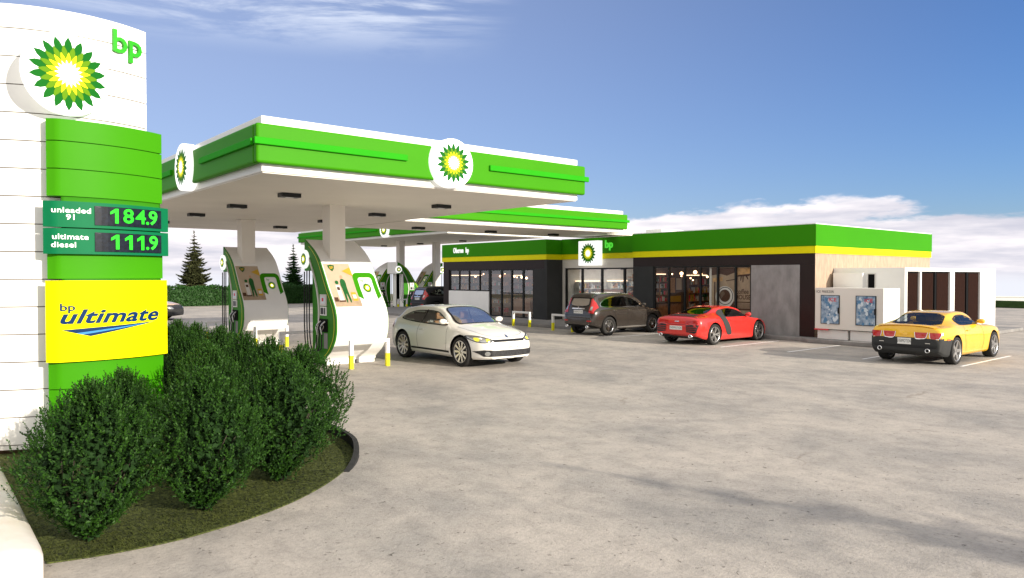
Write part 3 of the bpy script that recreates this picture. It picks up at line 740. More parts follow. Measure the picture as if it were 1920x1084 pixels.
# glazing units: frame with mullions + glass
def glazing(name,x,ya,yb,za,zt,mull,w=.07,trans=(),door=False):
    mb=MB(os_)
    d=.08
    mb.box(x,x+d,ya,yb,zt-.06,zt); mb.box(x,x+d,ya,yb,za,za+.06)
    for i,m in enumerate([ya+w/2]+list(mull)+[yb-w/2]): mb.box(x-.004,x+d+.004,m-w/2,m+w/2,za+.061,zt-.061)
    for (a,b,z) in trans: mb.box(x+.002,x+d-.002,a,b,z-.03,z+.03)
    fr=mb.build(name,'frame_black',shop)
    ms=[ya+w]+list(mull)+[yb-w]
    for a,b in zip(ms,ms[1:]):
        g=MB(os_); g.add([(x+.04,a,za+.06),(x+.04,b,za+.06),(x+.04,b,zt-.06),(x+.04,a,zt-.06)],[(0,1,2,3)]); g.build('pane','shop_glass',fr,fix=False)
    return fr
glazing('window',XA+.05,15.725,20.515,zb,2.752,(16.45,17.27,18.10,18.88,19.71))
glazing('window',XR+.05,21.66,26.755,zb,2.725,(22.81,24.24,25.57),w=.11)
glazing('door',XB+.05,27.955,31.655,zb,2.688,(28.82,29.76,30.62),w=.10,trans=((28.9,30.6,1.42),))
glazing('window',XB+.05,31.665,35.475,1.485,2.688,(32.55,33.55,34.5),w=.07)
SB('white_post','cup_white',[(XA+.18,XA+.24,17.64,17.74,zb+.01,2.74)])
# interior
SB('floor','room_floor',[(XB+.25,31,Y2+.25,Y3-.25,zb+.002,zb+.02),(XA+.25,31,Y0+.25,Y1-.25,zb+.002,zb+.02),(XR+.25,31,Y1-.2,Y2+.2,zb+.002,zb+.021)])
SB('ceiling','room_wall',[(XB+.25,31,Y2+.25,Y3-.25,2.95,3.0),(XA+.25,31,Y0+.25,Y1-.25,2.95,3.0)])
SB('ceiling','plank_ceiling',[(XR+.25,31,Y1+.05,Y2-.05,2.9,2.94)])
SB('partition','room_wall',[(31,31.1,Y0+.21,Y1-.1,zb,2.95),(31,31.1,Y2+.1,Y3-.21,zb,2.95),(XR+.3,31,Y1-.08,Y1+.0,zb,2.95)])
SB('partition','room_pale',[(31,31.1,Y1-.09,Y2+.09,zb,2.95),(XR+.3,31,Y2-.04,Y2+.04,zb,2.95)])
mb=MB(os_)
for y in [22.0+.55*i for i in range(9)]: mb.box(XR+.3,30.9,y,y+.05,2.84,2.90)
mb.build('ceiling_track','frame_black',shop)
mb=MB(os_)
for x in (26.6,27.8,29.1): 
    for y in (22.3,23.4,24.7,25.9): mb.lathe([(0,0),(.07,0),(.07,-.18),(0,-.18)],lambda a,b,c,x=x,y=y:(x+a,y+b,2.84+c),10,closed=False)
mb.build('spotlight','frame_black',shop)
mb=MB(os_)
for y in (22.6,24.3,25.6): mb.box(26.5,30.5,y,y+.5,2.80,2.83)
mb.build('light_panel','lamp_cool',shop)
mb=MB(os_)
for y in (14.3,16,17.7,19.4,28.2,29.9,31.6,33.3,34.8): mb.box(26.2,30.4,y,y+.16,2.915,2.945)
mb.build('glow_strip','warm_panel',shop)  # glowing ceiling strips added to brighten the shop rooms
mb=MB(os_)
for y in [13.6+.45*i for i in range(18)]: mb.box(30.93,30.999,y,y+.12,.3,2.9)
for y in [27.3+.45*i for i in range(19)]: mb.box(30.93,30.999,y,y+.12,.3,2.9)
mb.build('wall_batten','wood',shop)
# display shelves and counters inside (one part each)
def shelf(x,y0,y1,z=1.9,m='wood'):
    mb=MB(os_)
    for k in range(5): mb.box(x,x+.4,y0,y1,zb+.02+k*z/4.4,zb+.06+k*z/4.4)
    mb.box(x+.36,x+.4,y0,y1,zb+.07,zb+z)
    return mb.build('shelf',m,shop)
goods=['print_red','print_gold','print_pale','cup_white','print_green','seat_beige','print_ice','wood']
def stock(x,y0,y1,z=1.9,seed=1):
    r=random.Random(seed); mb=MB(os_)
    for k in range(4):
        y=y0+.03
        while y<y1-.12:
            w=r.uniform(.06,.14); hh=r.uniform(.12,.30); mb.box(x+.02,x+.2,y,y+w*.9,zb+.06+k*z/4.4+.001,zb+.06+k*z/4.4+hh,r.randrange(8)); y+=w+r.choice((0,0,.05))
    mb.build('goods',goods,shop)
for i,(x,a,b,zz) in enumerate(((27.4,22.0,24.0,1.5),(27.4,24.6,26.5,1.5),(30.4,22.0,26.6,2.3),(30.4,14,21.2,2.2),(30.4,27.4,35.5,2.2),(27.2,33.2,35.6,2.3))): shelf(x,a,b,zz); stock(x,a,b,zz,i)
SB('counter','wood',[(26.2,26.9,29.9,31.5,zb+.02,1.05),(26.9,28.6,30.9,31.5,zb+.02,1.05)],bevel=.01)
SB('counter','wood',[(28.2,28.8,17.9,20.0,zb+.02,1.08)],bevel=.01)
SB('counter','wood',[(26.5,29.3,27.4,28.1,1.0,1.06),(26.6,26.7,27.5,27.6,zb+.02,1.0),(29.1,29.2,27.9,28.0,zb+.02,1.0)])
for x,y0_,y1_ in ((28.0,17.0,19.2),(27.2,28.6,30.0),(28.9,32.0,34.0)):
    SB('table','wood',[(x,x+.7,y0_,y1_,.86,.92),(x+.3,x+.4,y0_+.1,y0_+.2,zb+.02,.859),(x+.3,x+.4,y1_-.2,y1_-.1,zb+.02,.859)])
    stock(x+.15,y0_+.1,y1_-.1,.3,int(y0_*7))
def pend(x,y,z,r,m):
    mb=MB(os_); mb.lathe([(0,r),(r*.8,r*.6),(r,0),(r*.8,-r*.6),(0,-r)],lambda a,b,c:(x+a,y+b,z+c),12,closed=False)
    mb.tube([(x,y,z+r),(x,y,2.95)],.008,4,1); mb.build('pendant_lamp',[m,'frame_black'],shop)
for x,y,z,r in ((26.4,20.0,2.45,.075),(26.3,19.2,2.5,.08),(26.5,18.4,2.48,.08),(27.6,19.5,2.3,.05),(28.6,18.7,2.2,.05),(29.4,19.9,2.15,.05),(27.3,18.1,2.1,.05),(26.3,35,2.3,.06),(27.4,34,2.3,.07),(28.4,33.2,2.25,.07),(27.0,32.2,2.3,.06),(28.9,31.5,2.2,.08),(28.4,30.2,2.2,.08),(29.4,29.3,2.2,.09),(27.8,28.6,2.3,.07),(30,27.8,2.2,.08),(30,34.6,2.2,.08)): pend(x,y,z,r,'lamp_warm')
for k,(x,y) in enumerate(((26.3,19.4),(26.5,18.7),(27.3,19.0),(26.2,18.25),(27.4,18.3))):
    mb=MB(os_); mb.lathe([(0,.78),(.17,.78),(.17,.82),(0,.82)],lambda a,b,c:(x+a,y+b,zb+c),14,closed=False)
    for a in range(4):
        t=R(45+90*a); mb.tube([(x+.11*math.cos(t),y+.11*math.sin(t),zb+.78),(x+.19*math.cos(t),y+.19*math.sin(t),zb+.03)],.012,5,1)
    mb.build('bar_stool',['wood','frame_black'],shop)
# shelving, bar front and pictures along the partitions that show through the glass
def wall_unit(y,x0,x1,z0,z1,n,seed,back='wood'):
    r=random.Random(seed); mb=MB(os_)
    for k in range(n+1): z=z0+(z1-z0)*k/n; mb.box(x0,x1,y-.26,y,z,z+.03)
    for x in (x0,(x0+x1)/2,x1-.03): mb.box(x,x+.03,y-.262,y,z0+.031,z1-.001)
    mb.build('wall_shelf',back,shop)
    mb=MB(os_)
    for k in range(n):
        z=z0+(z1-z0)*k/n+.031; x=x0+.05
        while x<x1-.15:
            w=r.uniform(.05,.12); h_=r.uniform(.10,.8*(z1-z0)/n); mb.box(x,x+w*.85,y-.22,y-.06,z,z+h_,r.randrange(8)); x+=w+r.choice((0,0,.03,.08))
    mb.build('goods',goods,shop)
    mb=MB(os_); mb.box(x0,x1,y-.03,y-.002,z1+.05,z1+.09); mb.build('glow_strip','warm_panel',shop)
wall_unit(21.52,25.7,27.2,1.15,2.35,4,31); wall_unit(21.52,28.6,30.4,.3,2.3,5,32); wall_unit(26.85,26.6,28.4,.3,2.0,5,33,'room_pale'); wall_unit(26.85,29.0,30.6,.3,2.0,5,34,'room_pale')
wall_unit(35.80,25.0,27.4,.3,2.3,5,35); wall_unit(35.80,27.8,30.6,.3,2.3,5,36)
SB('bar_counter','wood',[(25.7,27.3,20.7,21.0,zb+.02,1.10)],bevel=.01)
SB('bar_top','print_brown',[(25.65,27.35,20.64,21.06,1.101,1.15)],bevel=.008)
for k,(xa,w,h_,m) in enumerate(((27.4,.5,.7,'print_tan'),(28.0,.4,.55,'cup_white'),(27.45,.9,.5,'print_gold'))):
    zc=(1.9,1.95,1.15)[k]; SB('picture_frame',m,[(xa,xa+w,21.50,21.53,zc-h_/2,zc+h_/2)],bevel=.005)
for k in range(9): pend(26.0+.5*k,20.2-.12*(k%3),2.42-.09*(k%4),.035,'lamp_warm')
for k in range(6): pend(26.6+.55*k,34.6-.9*(k%3),2.45-.1*(k%3),.04,'lamp_warm')
# printed coffee board behind the glass
xb=XA+.16; NX=lambda y,z:faceNX(xb,y,z)
mb=MB(os_); mb.box(xb,xb+.02,15.8,17.62,zb+.07,2.68); cb=mb.build('coffee_board','print_beige',shop)
mb=MB(os_); F=lambda a,b,c:(xb-c,a,b)
sheet(mb,[(16.48,2.66),(17.62,2.66),(17.62,2.36),(17.2,2.42),(16.9,2.35),(16.48,2.5)],F,.003,None,2)
sheet(mb,[(15.8,2.66),(16.45,2.66),(16.45,2.35),(15.8,2.45)],F,.003,None,1)
for pp in ([(15.85,2.42),(16.4,2.38),(16.42,2.31),(15.9,2.34)],[(16.2,2.36),(16.14,2.36),(16.16,2.1),(16.2,2.08)],[(16.28,2.36),(16.22,2.36),(16.26,2.16),(16.3,2.15)],[(16.08,2.36),(16.0,2.36),(15.94,2.22),(15.98,2.2)],[(15.8,1.33),(16.45,1.33),(16.45,1.29),(15.8,1.29)],[(15.8,1.05),(16.45,1.05),(16.45,.99),(15.8,.99)],[(17.5,2.1),(17.44,2.1),(17.44,.8),(17.5,.8)],[(16.5,1.33),(17.3,1.35),(17.25,.98),(16.5,.98)],[(16.55,2.22),(16.95,2.16),(16.94,2.13),(16.55,2.18)]):
    sheet(mb,pp,F,.004,None,2)
for k in range(5): sheet(mb,[(15.85,1.25-.045*k),(16.42,1.25-.045*k),(16.42,1.235-.045*k),(15.85,1.235-.045*k)],F,.005,None,2)
sheet(mb,[(17.1,2.3),(17.55,2.24),(17.55,2.08),(17.1,2.14)],F,.004,None,1)
sheet(mb,circ(.43,40,17.0,1.50),F,.006,None,3); sheet(mb,circ(.36,40,16.98,1.54),F,.008,None,4); sheet(mb,circ(.33,40,16.98,1.54),F,.010,None,3); sheet(mb,circ(.25,36,16.99,1.55),F,.012,None,2)
sheet(mb,[(17.2,1.66),(17.05,1.74),(16.98,1.62),(17.17,1.42)],F,.014,None,5)
mb.build('print',['print_tan','print_tan','print_brown','cup_white','charcoal','room_wall'],cb,fix=False)
mb=MB(os_); text(mb,'coffee',.27,NX(16.20,1.72),.006,0,0,.85,1,0,.012); text(mb,'HOUSE',.25,NX(16.18,1.50),.006,0,0,.86,1,0,.02); mb.build('lettering','print_brown',cb,fix=False)
# shop lettering and emblem sign
mb=MB(os_); text(mb,'Oberon  bp',.44,faceNX(XB-.06,34.15,3.79),.002,.04,0,.62,1.16,0,.006); mb.build('lettering','letter_white',shop)
ob=(25.45,24.75,3.44)
mb=MB(os_); mb.box(25.40,25.695,24.1,25.42,2.84,4.03); sg=mb.build('emblem_sign','logo_white',shop,bevel=.01)
mb=MB(os_); flower(mb,.52,faceNX(25.40,24.76,3.43),.004); mb.build('flower',FL,sg,fix=False)
mb=MB(os_); text(mb,'bp',.52,faceNX(XR-.06,23.66,3.83),.002,.05,0,1.0,1,0,.02); mb.build('lettering','letter_lit',shop)

# ------------------------------------------------------------------ service building
ov=(31,11.9,.14); sv=empty('service_building',ov,'low white service building with dark brown slatted doors beside the shop','service building')
mb=MB(ov); xs=26.5;yf=10.65
mb.box(xs,35.5,yf+.12,13.15,.14,2.6); mb.build('core','white_paint',sv)
ops=[(26.66,27.72),(27.86,29.10),(29.28,30.52),(30.95,32.25),(32.45,33.70)]
segs=[(xs,26.66),(27.72,27.86),(30.52,30.95),(33.70,35.5)]
mb=MB(ov)
for a,b in segs: mb.box(a,b,yf,yf+.119,.14,2.5)
mb.box(xs,35.5,yf,yf+.119,2.501,2.63); mb.build('front_wall','white_paint',sv)
mb=MB(ov); mb.box(xs-.05,xs-.001,yf,13.15,.14,2.63); mb.build('end_wall','white_paint',sv)
for a,b in ops:
    mb=MB(ov); mb.box(a+.001,b-.001,yf+.07,yf+.10,.15,2.499); 
    n=int((b-a-.16)/.075)
    for k in range(n): x=a+.08+k*(b-a-.16)/n; mb.box(x,x+.052,yf+.045,yf+.069,.2,2.44,1)
    mb.build('slatted_door',['clad_black','wood_louver'],sv)
for a_ in (29.101,32.251):
    mb=MB(ov); mb.box(a_,a_+(.178 if a_<30 else .198),yf+.03,yf+.119,.14,2.5); mb.build('door_post','clad_black',sv)
mb=MB(ov); mb.box(xs-.30,xs-.051,11.98,13.05,.9,2.45); mb.build('wall_cabinet','white_paint',sv,bevel=.01)
mb=MB(ov); mb.box(xs-.075,xs-.051,11.62,11.92,1.0,2.44); fr=mb.build('vent_frame','cup_white',sv)
mb=MB(ov); mb.box(xs-.085,xs-.0751,11.66,11.88,1.02,2.40); mb.build('vent','clad_black',fr)
# ------------------------------------------------------------------ freezer
of=(25.3,11.8,.14); fz=empty('ice_freezer',of,'white ice freezer cabinet with two icy blue door pictures outside the shop','freezer')
mb=MB(of); mb.box(24.74,26.0,10.62,12.93,.50,1.92); mb.build('cabinet','white_paint',fz,bevel=.012)
mb=MB(of); mb.box(24.69,24.738,10.60,12.94,.49,1.93); fp=mb.build('front_panel','soffit',fz,bevel=.008)
mb=MB(of); mb.box(24.66,24.737,12.45,12.95,.455,.489); mb.build('base_trim','print_red',fz)
for a,b in ((11.82,12.90),(10.64,11.74)):
    mb=MB(of); mb.box(24.80,25.9,a,b,.14,.462); mb.build('foot','white_paint',fz,bevel=.006)
for a,b in ((12.07,12.71),(10.84,11.49)):
    mb=MB(of); mb.box(24.665,24.689,a-.015,b+.015,.675,1.675); d=mb.build('door','frame_black',fz,bevel=.004)
    mb=MB(of); F=faceNX(24.664,(a+b)/2,1.175); sheet(mb,rectp(-.31,.31,-.48,.48),F,.002)
    mb.build('ice_picture','print_ice',d,fix=False)
    r=random.Random(int(a*10)); mb=MB(of)
    for k in range(46):
        x=r.uniform(-.26,.26); z=r.uniform(-.46,.22) if k>8 else r.uniform(.2,.42); s=r.uniform(.02,.075)
        t=r.uniform(0,3); sheet(mb,[(x+s*math.cos(t+q)*r.uniform(.5,1.1),z+s*1.5*math.sin(t+q)*r.uniform(.6,1.1)) for q in (0,1.2,2.4,3.5,4.9)],F,.003+.0003*k,None,k%3)
    mb.build('ice_cube',['print_pale','ice_blue','print_ice'],d,fix=False)
    mb=MB(of); text(mb,'ICE',.17,F,.022,0,0,1.1,1.05,0,.012,at=(.10,.34)); mb.build('lettering','print_red',d,fix=False)
    mb=MB(of); mb.box(24.62,24.664,a-.0,a+.03,1.05,1.25); mb.build('handle','frame_black',d)
mb=MB(of); text(mb,'ICE FREEZER',.115,faceNX(24.688,12.58,1.79),.003,0,0,.95,1.05,0,.006); mb.build('lettering','letter_black',fp,fix=False)
# ------------------------------------------------------------------ cars
def smooth(t): t=max(0,min(1,t)); return t*t*(3-2*t)
def lerp(a,b,t): return a+(b-a)*t
def F1(pts): pts=sorted(pts); return pchip([p[0] for p in pts],[p[1] for p in pts])
def wheel_mesh(r,w,spokes,style='thin',rr=.72):
    Lw=lambda a,b,c:(a,c,b)
    t=MB(); t.lathe([(r*rr,-w*.46),(r*.86,-w*.5),(r*.96,-w*.47),(r,-w*.36),(r,w*.36),(r*.96,w*.47),(r*.86,w*.5),(r*rr,w*.46)],Lw,40)
    m=MB(); R_=r*(rr+.005); m.lathe([(R_,-w*.44),(R_*.93,-w*.46),(R_*.90,-w*.40),(R_*.88,w*.1),(R_*.88,w*.36),(R_,w*.44)],Lw,40)
    m.lathe([(0,-w*.30),(r*.13,-w*.31),(r*.17,-w*.22),(r*.17,-w*.1),(0,-w*.1)],Lw,16,closed=False)
    for k in range(spokes):
        a=2*math.pi*k/spokes
        pr=[(-.14,.14,.10)] if style=='star' else [(-.05,.05,.03)]
        br=[0] if style!='split' else [-.10,.10]
        for q in br:
            c,s=math.cos(a),math.sin(a); w0=(.13 if style=='star' else .055 if style=='thin' else .05)*r*1.1; w1=(.07 if style=='star' else .07 if style=='thin' else .045)*r*1.1
            p0=(r*.12,0); p1=(R_*.92,q*r*1.4)
            dx,dy=p1[0]-p0[0],p1[1]-p0[1]; l=math.hypot(dx,dy); nx,ny=-dy/l,dx/l
            quad=[(p0[0]+nx*w0,p0[1]+ny*w0),(p0[0]-nx*w0,p0[1]-ny*w0),(p1[0]-nx*w1,p1[1]-ny*w1),(p1[0]+nx*w1,p1[1]+ny*w1)]
            quad=[(x*c-y*s,x*s+y*c) for x,y in quad]
            v=[Lw(x,y,-w*(.34 if i<2 else .42)) for i,(x,y) in enumerate(quad)]+[Lw(x,y,-w*(.18 if i<2 else .28)) for i,(x,y) in enumerate(quad)]
            m.add(v,[(0,1,2,3),(7,6,5,4),(0,4,5,1),(1,5,6,2),(2,6,7,3),(3,7,4,0)])
    d=MB(); d.lathe([(0,0),(R_*.87,0)],Lw,24,closed=False)
    return t,m,d
def make_car(sp):
    """local frame: x forward, y left, z up; origin on the ground below the middle"""
    T=F1(sp['top']);B=F1(sp['bot']);SH=F1(sp['shoulder']);PW=F1(sp['plan']);RW=F1(sp['roofw']); hw=sp['w']/2
    x0,x1=min(p[0] for p in sp['top']),max(p[0] for p in sp['top'])
    ext=sp.get('end',.05)
    nx=120; xs=[]
    for i in range(nx+1):
        t=i/nx; xs.append(x0+(x1-x0)*(.5-.5*math.cos(math.pi*t))*.35+(x1-x0)*t*.65)
    def sec(x):
        zt=T(x);zb=B(x);zs=min(SH(x),zt-.03);W=PW(x)*hw;g=zt-zs;c=smooth((g-.12)/.26);rw=RW(x)*hw
        hgt=zs-zb; bw=sp.get('bulge',1)
        P=[(0,zb),(.80*W,zb),(.93*W,zb+.03),(.975*W,zb+.16*hgt),(1.0*W,zb+.45*hgt),(.99*W,zb+.74*hgt),(.965*W,zb+.90*hgt),(lerp(.93,.925,c)*W,zs),
           (lerp(.86*W,.885*W,c),zs+lerp(.35*g,.05,c)),
           (lerp(.70*W,lerp(.885*W,rw,.55),c),zs+lerp(.66*g,.5*g,c)),
           (lerp(.52*W,rw,c),zs+lerp(.84*g,.87*g,c)),(lerp(.34*W,rw*.86,c),zs+lerp(.93*g,.955*g,c)),(lerp(.17*W,rw*.45,c),zs+lerp(.985*g,.992*g,c)),(0,zt)]
        Q=catm(P,4); return Q
    rings=[]
    S0=sec(x0);S1=sec(x1)
    def shrink(Sx,x,k,dx):
        zc=sum(p[1] for p in Sx)/len(Sx); return (x+dx,[(p[0]*k,zc+(p[1]-zc)*k) for p in Sx])
    e=ext
    for k,d in ((.55,1.0),(.80,.92),(.92,.70),(.98,.35)): rings.append(shrink(S0,x0,k,-e*d))
    for x in xs: rings.append((x,sec(x)))
    for k,d in ((.98,.35),(.92,.70),(.80,.92),(.55,1.0)): rings.append(shrink(S1,x1,k,e*d))
    n=len(S0); v=[]; full=2*n-2
    for x,q in rings:
        v+=[(x,p[0],p[1]) for p in q]+[(x,-p[0],p[1]) for p in q[::-1][1:-1]]
    f=[(i*full+k,i*full+(k+1)%full,(i+1)*full+(k+1)%full,(i+1)*full+k) for i in range(len(rings)-1) for k in range(full)]
    f+=[list(range(full))[::-1],[(len(rings)-1)*full+k for k in range(full)]]
    me=bpy.data.meshes.new('b'); me.from_pydata(v,[],f); 
    bm=bmesh.new(); bm.from_mesh(me); bmesh.ops.recalc_face_normals(bm,faces=bm.faces)
    bvh=BVHTree.FromBMesh(bm); bm.to_mesh(me); bm.free()
    bo=bpy.data.objects.new('b',me); C.objects.link(bo)
    wr=sp['r']; arch=sp.get('arch',1.13)*wr
    cuts=[]
    for wx in sp['wheels']:
        for s in (1,-1):
            mb=MB(); a,b=(s*(hw-.36),s*(hw+.3))
            mb.lathe([(0,a),(arch,a),(arch,b),(0,b)],lambda p,q,c,wx=wx:(wx+p,c,wr+.01+q),40,closed=False)
            c_=mb.build('cut','seam'); c_.data.materials.clear(); bmc=bmesh.new(); bmc.from_mesh(c_.data); bmesh.ops.remove_doubles(bmc,verts=bmc.verts,dist=1e-5); bmesh.ops.recalc_face_normals(bmc,faces=bmc.faces); bmc.to_mesh(c_.data); bmc.free()
            md=bo.modifiers.new('b','BOOLEAN'); md.operation='DIFFERENCE'; md.object=c_; md.solver='EXACT'; cuts.append(c_)
    dg=bpy.context.evaluated_depsgraph_get(); dg.update(); ev=bo.evaluated_get(dg); nm=bpy.data.meshes.new_from_object(ev)
    bpy.data.objects.remove(bo)
    for c_ in cuts: bpy.data.objects.remove(c_)
    # projection
    def proj(axis,side=1,dy=0):
        def fn(a,b,c):
            if axis=='s': o=Vector((a,side*3,b)); d=Vector((0,-side,0))
            elif axis=='f': o=Vector((5,a,b)); d=Vector((-1,0,0))
            elif axis=='r': o=Vector((-5,a,b)); d=Vector((1,0,0))
            else: o=Vector((a,b,4)); d=Vector((0,0,-1))
            h=bvh.ray_cast(o,d)
            if h[0] is None: h=bvh.find_nearest(o+d*(3-hw if axis=='s' else 3))
            p,nn=h[0],h[1]
            if nn.dot(d)>0: nn=-nn
            return p+nn*c
        return fn
    # cabin openings
    bm=bmesh.new(); bm.from_mesh(nm); bm.faces.ensure_lookup_table()
    dele=[]
    def inside(p,poly):
        c=False;j=len(poly)-1
        for i in range(len(poly)):
            if (poly[i][1]>p[1])!=(poly[j][1]>p[1]) and p[0]<(poly[j][0]-poly[i][0])*(p[1]-poly[i][1])/(poly[j][1]-poly[i][1])+poly[i][0]: c=not c
            j=i
        return c
    wins=[w for w in sp['parts'] if w.get('win')]
    for fc in bm.faces:
        c=fc.calc_center_median(); nn=fc.normal
        for w in wins:
            ax=w['ax']; poly=w['hole']
            ok=(ax=='s' and abs(nn.y)>.25 and inside((c.x,c.z),poly)) or (ax=='t' and nn.z>.15 and inside((c.x,c.y),poly)) or (ax=='r' and nn.x<-.2 and c.x<0 and inside((c.y,c.z),poly))
            if ok: dele.append(fc); break
    bmesh.ops.delete(bm,geom=dele,context='FACES'); bm.to_mesh(nm); bm.free()
    nm.materials.clear(); nm.materials.append(M[sp['paint']]); nm.materials.append(M['seam'])
    if sp.get('lower'): nm.materials.append(M[sp['lower'][0]])
    for p in nm.polygons:
        c=p.center; mi=0
        for wx in sp['wheels']:
            if math.hypot(c.x-wx,c.z-wr-.01)<arch*1.004 and abs(c.y)<hw*.995 and abs(c.y)>hw-.5 and (abs(math.hypot(c.x-wx,c.z-wr-.01)-arch)<.012 or abs(abs(c.y)-(hw-.36))<.01): mi=1
        if mi==0 and sp.get('lower') and sp['lower'][1](c): mi=2
        if mi==0 and c.z<B(c.x)+.01: mi=1
        p.material_index=mi; p.use_smooth=(mi!=1)
    root=empty(sp['name'],(0,0,0),sp['label'],'car')
    body=bpy.data.objects.new('body',nm); C.objects.link(body); body.parent=root
    try: nm.set_sharp_from_angle(angle=R(38))
    except Exception: pass
    for w in sp['parts']:
        sides=(1,-1) if w.get('mir',w['ax']=='s') else (1,)
        for s in sides:
            if w['ax']=='s': fn=proj('s',s); poly=w['poly']
            else:
                fn=proj(w['ax']); poly=[(a*1.0,b) for a,b in w['poly']]
                if s<0: poly=[((-a if w['ax'] in 'fr' else a),(-b if w['ax']=='t' else b)) for a,b in poly]
            if w.get('sm'): poly=chaikin(poly,2)
            mb=MB(); off=w.get('off',.004); rim_=w.get('rim')
            if rim_:   # black surround: band between hole and poly
                hole=w['hole']
                if s<0 and w['ax']!='s': hole=[((-a if w['ax'] in 'fr' else a),(-b if w['ax']=='t' else b)) for a,b in hole]
            sheet(mb,poly,fn,off,w.get('step',.07),0,True)
            o=mb.build(w['n'],w['m'],root,fix=False)
            if w.get('win') or w.get('relax'):
                bw_=bmesh.new(); bw_.from_mesh(o.data); bmesh.ops.remove_doubles(bw_,verts=bw_.verts,dist=1e-4)
                inn=[q for q in bw_.verts if not q.is_boundary]
                for _ in range(14): bmesh.ops.smooth_vert(bw_,verts=inn,factor=.5,use_axis_x=True,use_axis_y=True,use_axis_z=True)
                bw_.to_mesh(o.data); bw_.free()
            if w.get('label'): o['label']=w['label']
            if w.get('band'):   # dark ceramic band around the glass edge
                cx=sum(p[0] for p in poly)/len(poly); cy=sum(p[1] for p in poly)/len(poly); bmb=MB(); v=[]
                N=len(poly); bw=w['band']
                P2=[]; 
                for i in range(N):
                    a=Vector(poly[i-1]);b=Vector(poly[i]);c=Vector(poly[(i+1)%N]); t=((b-a).normalized()+(c-b).normalized()); t=t.normalized() if t.length>1e-6 else (c-a).normalized(); nn=Vector((-t.y,t.x))
                    if (Vector((cx,cy))-b).dot(nn)<0: nn=-nn
                    P2.append(b+nn*bw)
                sub=3
                for i in range(N):
                    a=Vector(poly[i]);b=Vector(poly[(i+1)%N]);a2=P2[i];b2=P2[(i+1)%N]
                    for q in range(sub):
                        t=q/sub; u=a.lerp(b,t); w_=a2.lerp(b2,t); v+=[fn(u.x,u.y,off+.003),fn(w_.x,w_.y,off+.003)]
                K=N*sub; bmb.add(v,[(2*i,2*i+1,(2*i+3)%(2*K),(2*i+2)%(2*K)) for i in range(K)],0,True)
                bmb.build('seal',w.get('bandm','black_trim'),o,fix=False)
    for nme,m,ax,path,wd,*rest in sp.get('lines',()):
        for s in ((1,-1) if (ax=='s' or 'mir' in rest) else (1,)):
            fn=proj(ax,s); lo=.02 if nme in('vent_slat','lamp_trim') else .004; pts=catm([((p[0],p[1]) if ax=='s' or s>0 else ((-p[0],p[1]) if ax in 'fr' else (p[0],-p[1]))) for p in path],4)
            mb=MB(); v=[]
            for i,p in enumerate(pts):
                a=Vector(pts[max(0,i-1)]);b=Vector(pts[min(len(pts)-1,i+1)]); d=(b-a).normalized(); n_=Vector((-d.y,d.x))*wd/2
                v+=[fn(p[0]-n_.x,p[1]-n_.y,lo),fn(p[0]+n_.x,p[1]+n_.y,lo)]
            mb.add(v,[(2*i,2*i+1,2*i+3,2*i+2) for i in range(len(pts)-1)],0,True); mb.build(nme,m,root,fix=False)
    # wheels
    tm,rm,dm=wheel_mesh(wr,sp.get('tw',.235),sp['spokes'],sp['style'],sp.get('rr',.74))
    first=None
    for wx in sp['wheels']:
        for s in (1,-1):
            if first is None:
                t=tm.build('wheel','tyre',root,fix=True); q=rm.build('rim',sp.get('rimm','rim'),t); d=dm.build('brake','seam',q,fix=False); first=t
            else: t=copy_tree(first,root)
            t.location=(wx,s*(hw-.125),wr); t.rotation_euler=(0,0,math.pi if s>0 else 0)
            if s>0: t.rotation_euler=(0,0,math.pi)
    # mirrors
    mx,mz=sp['mirror']
    for s in (1,-1):
        mb=MB(); yb=abs(proj('s',s)(mx,mz,0)[1]); 
        mb.lathe([(0,-.085),(.05,-.075),(.075,-.03),(.08,.03),(.055,.07),(0,.08)],lambda a,b,c:(mx+.02+b*.9,s*(yb+.13+c*1.25),mz+.05+a*.85),16,closed=False)
        mb.tube([(mx+.03,s*(yb-.03),mz),(mx+.02,s*(yb+.08),mz+.03)],.022,6)
        mb.build('mirror',sp.get('mirm',sp['paint']),root)
    for hx,hz in sp.get('handles',()):
        for s in (1,-1):
            p=proj('s',s)(hx,hz,0); mb=MB(); mb.box(hx-.095,hx+.095,p[1]-.0,p[1]+s*.035,hz-.016,hz+.016); mb.build('door_handle',sp.get('handm',sp['paint']),root,bevel=.01)
    # number plate(s)
    for ax,yc,zc,pw,ph,txt in sp.get('plates',()):
        q=proj(ax)(yc,zc,0); q2=proj(ax)(yc-pw*.45,zc,0); sgn=1 if ax=='f' else -1
        xx=max(abs(proj(ax)(yc+a,zc+b,0)[0]) for a in (-pw/2,0,pw/2) for b in (-ph/2,ph/2))*sgn
        fn=lambda a,b,c:(xx+sgn*(c),yc+sgn*a,zc+b)
        mb=MB(); mb.prism(rectp(-pw/2,pw/2,-ph/2,ph/2),fn,-.03,.012); pl_=mb.build('number_plate','plate',root,bevel=.004)
        mb=MB(); text(mb,txt,ph*.78,fn,.014,0,0,sp.get('psx',.72),1.06,0,0); mb.build('lettering','letter_black',pl_,fix=False)
    # cabin interior
    I=sp['cabin']; sm=sp.get('seat','seat_dark')
    mb=MB(); mb.box(I[0],I[1],-hw*.80,hw*.80,I[2]-.10,I[2]); mb.box(I[1]-.35,I[1]+.12,-hw*.78,hw*.78,I[2],I[3]-.10); mb.build('cabin_floor','seam',root)
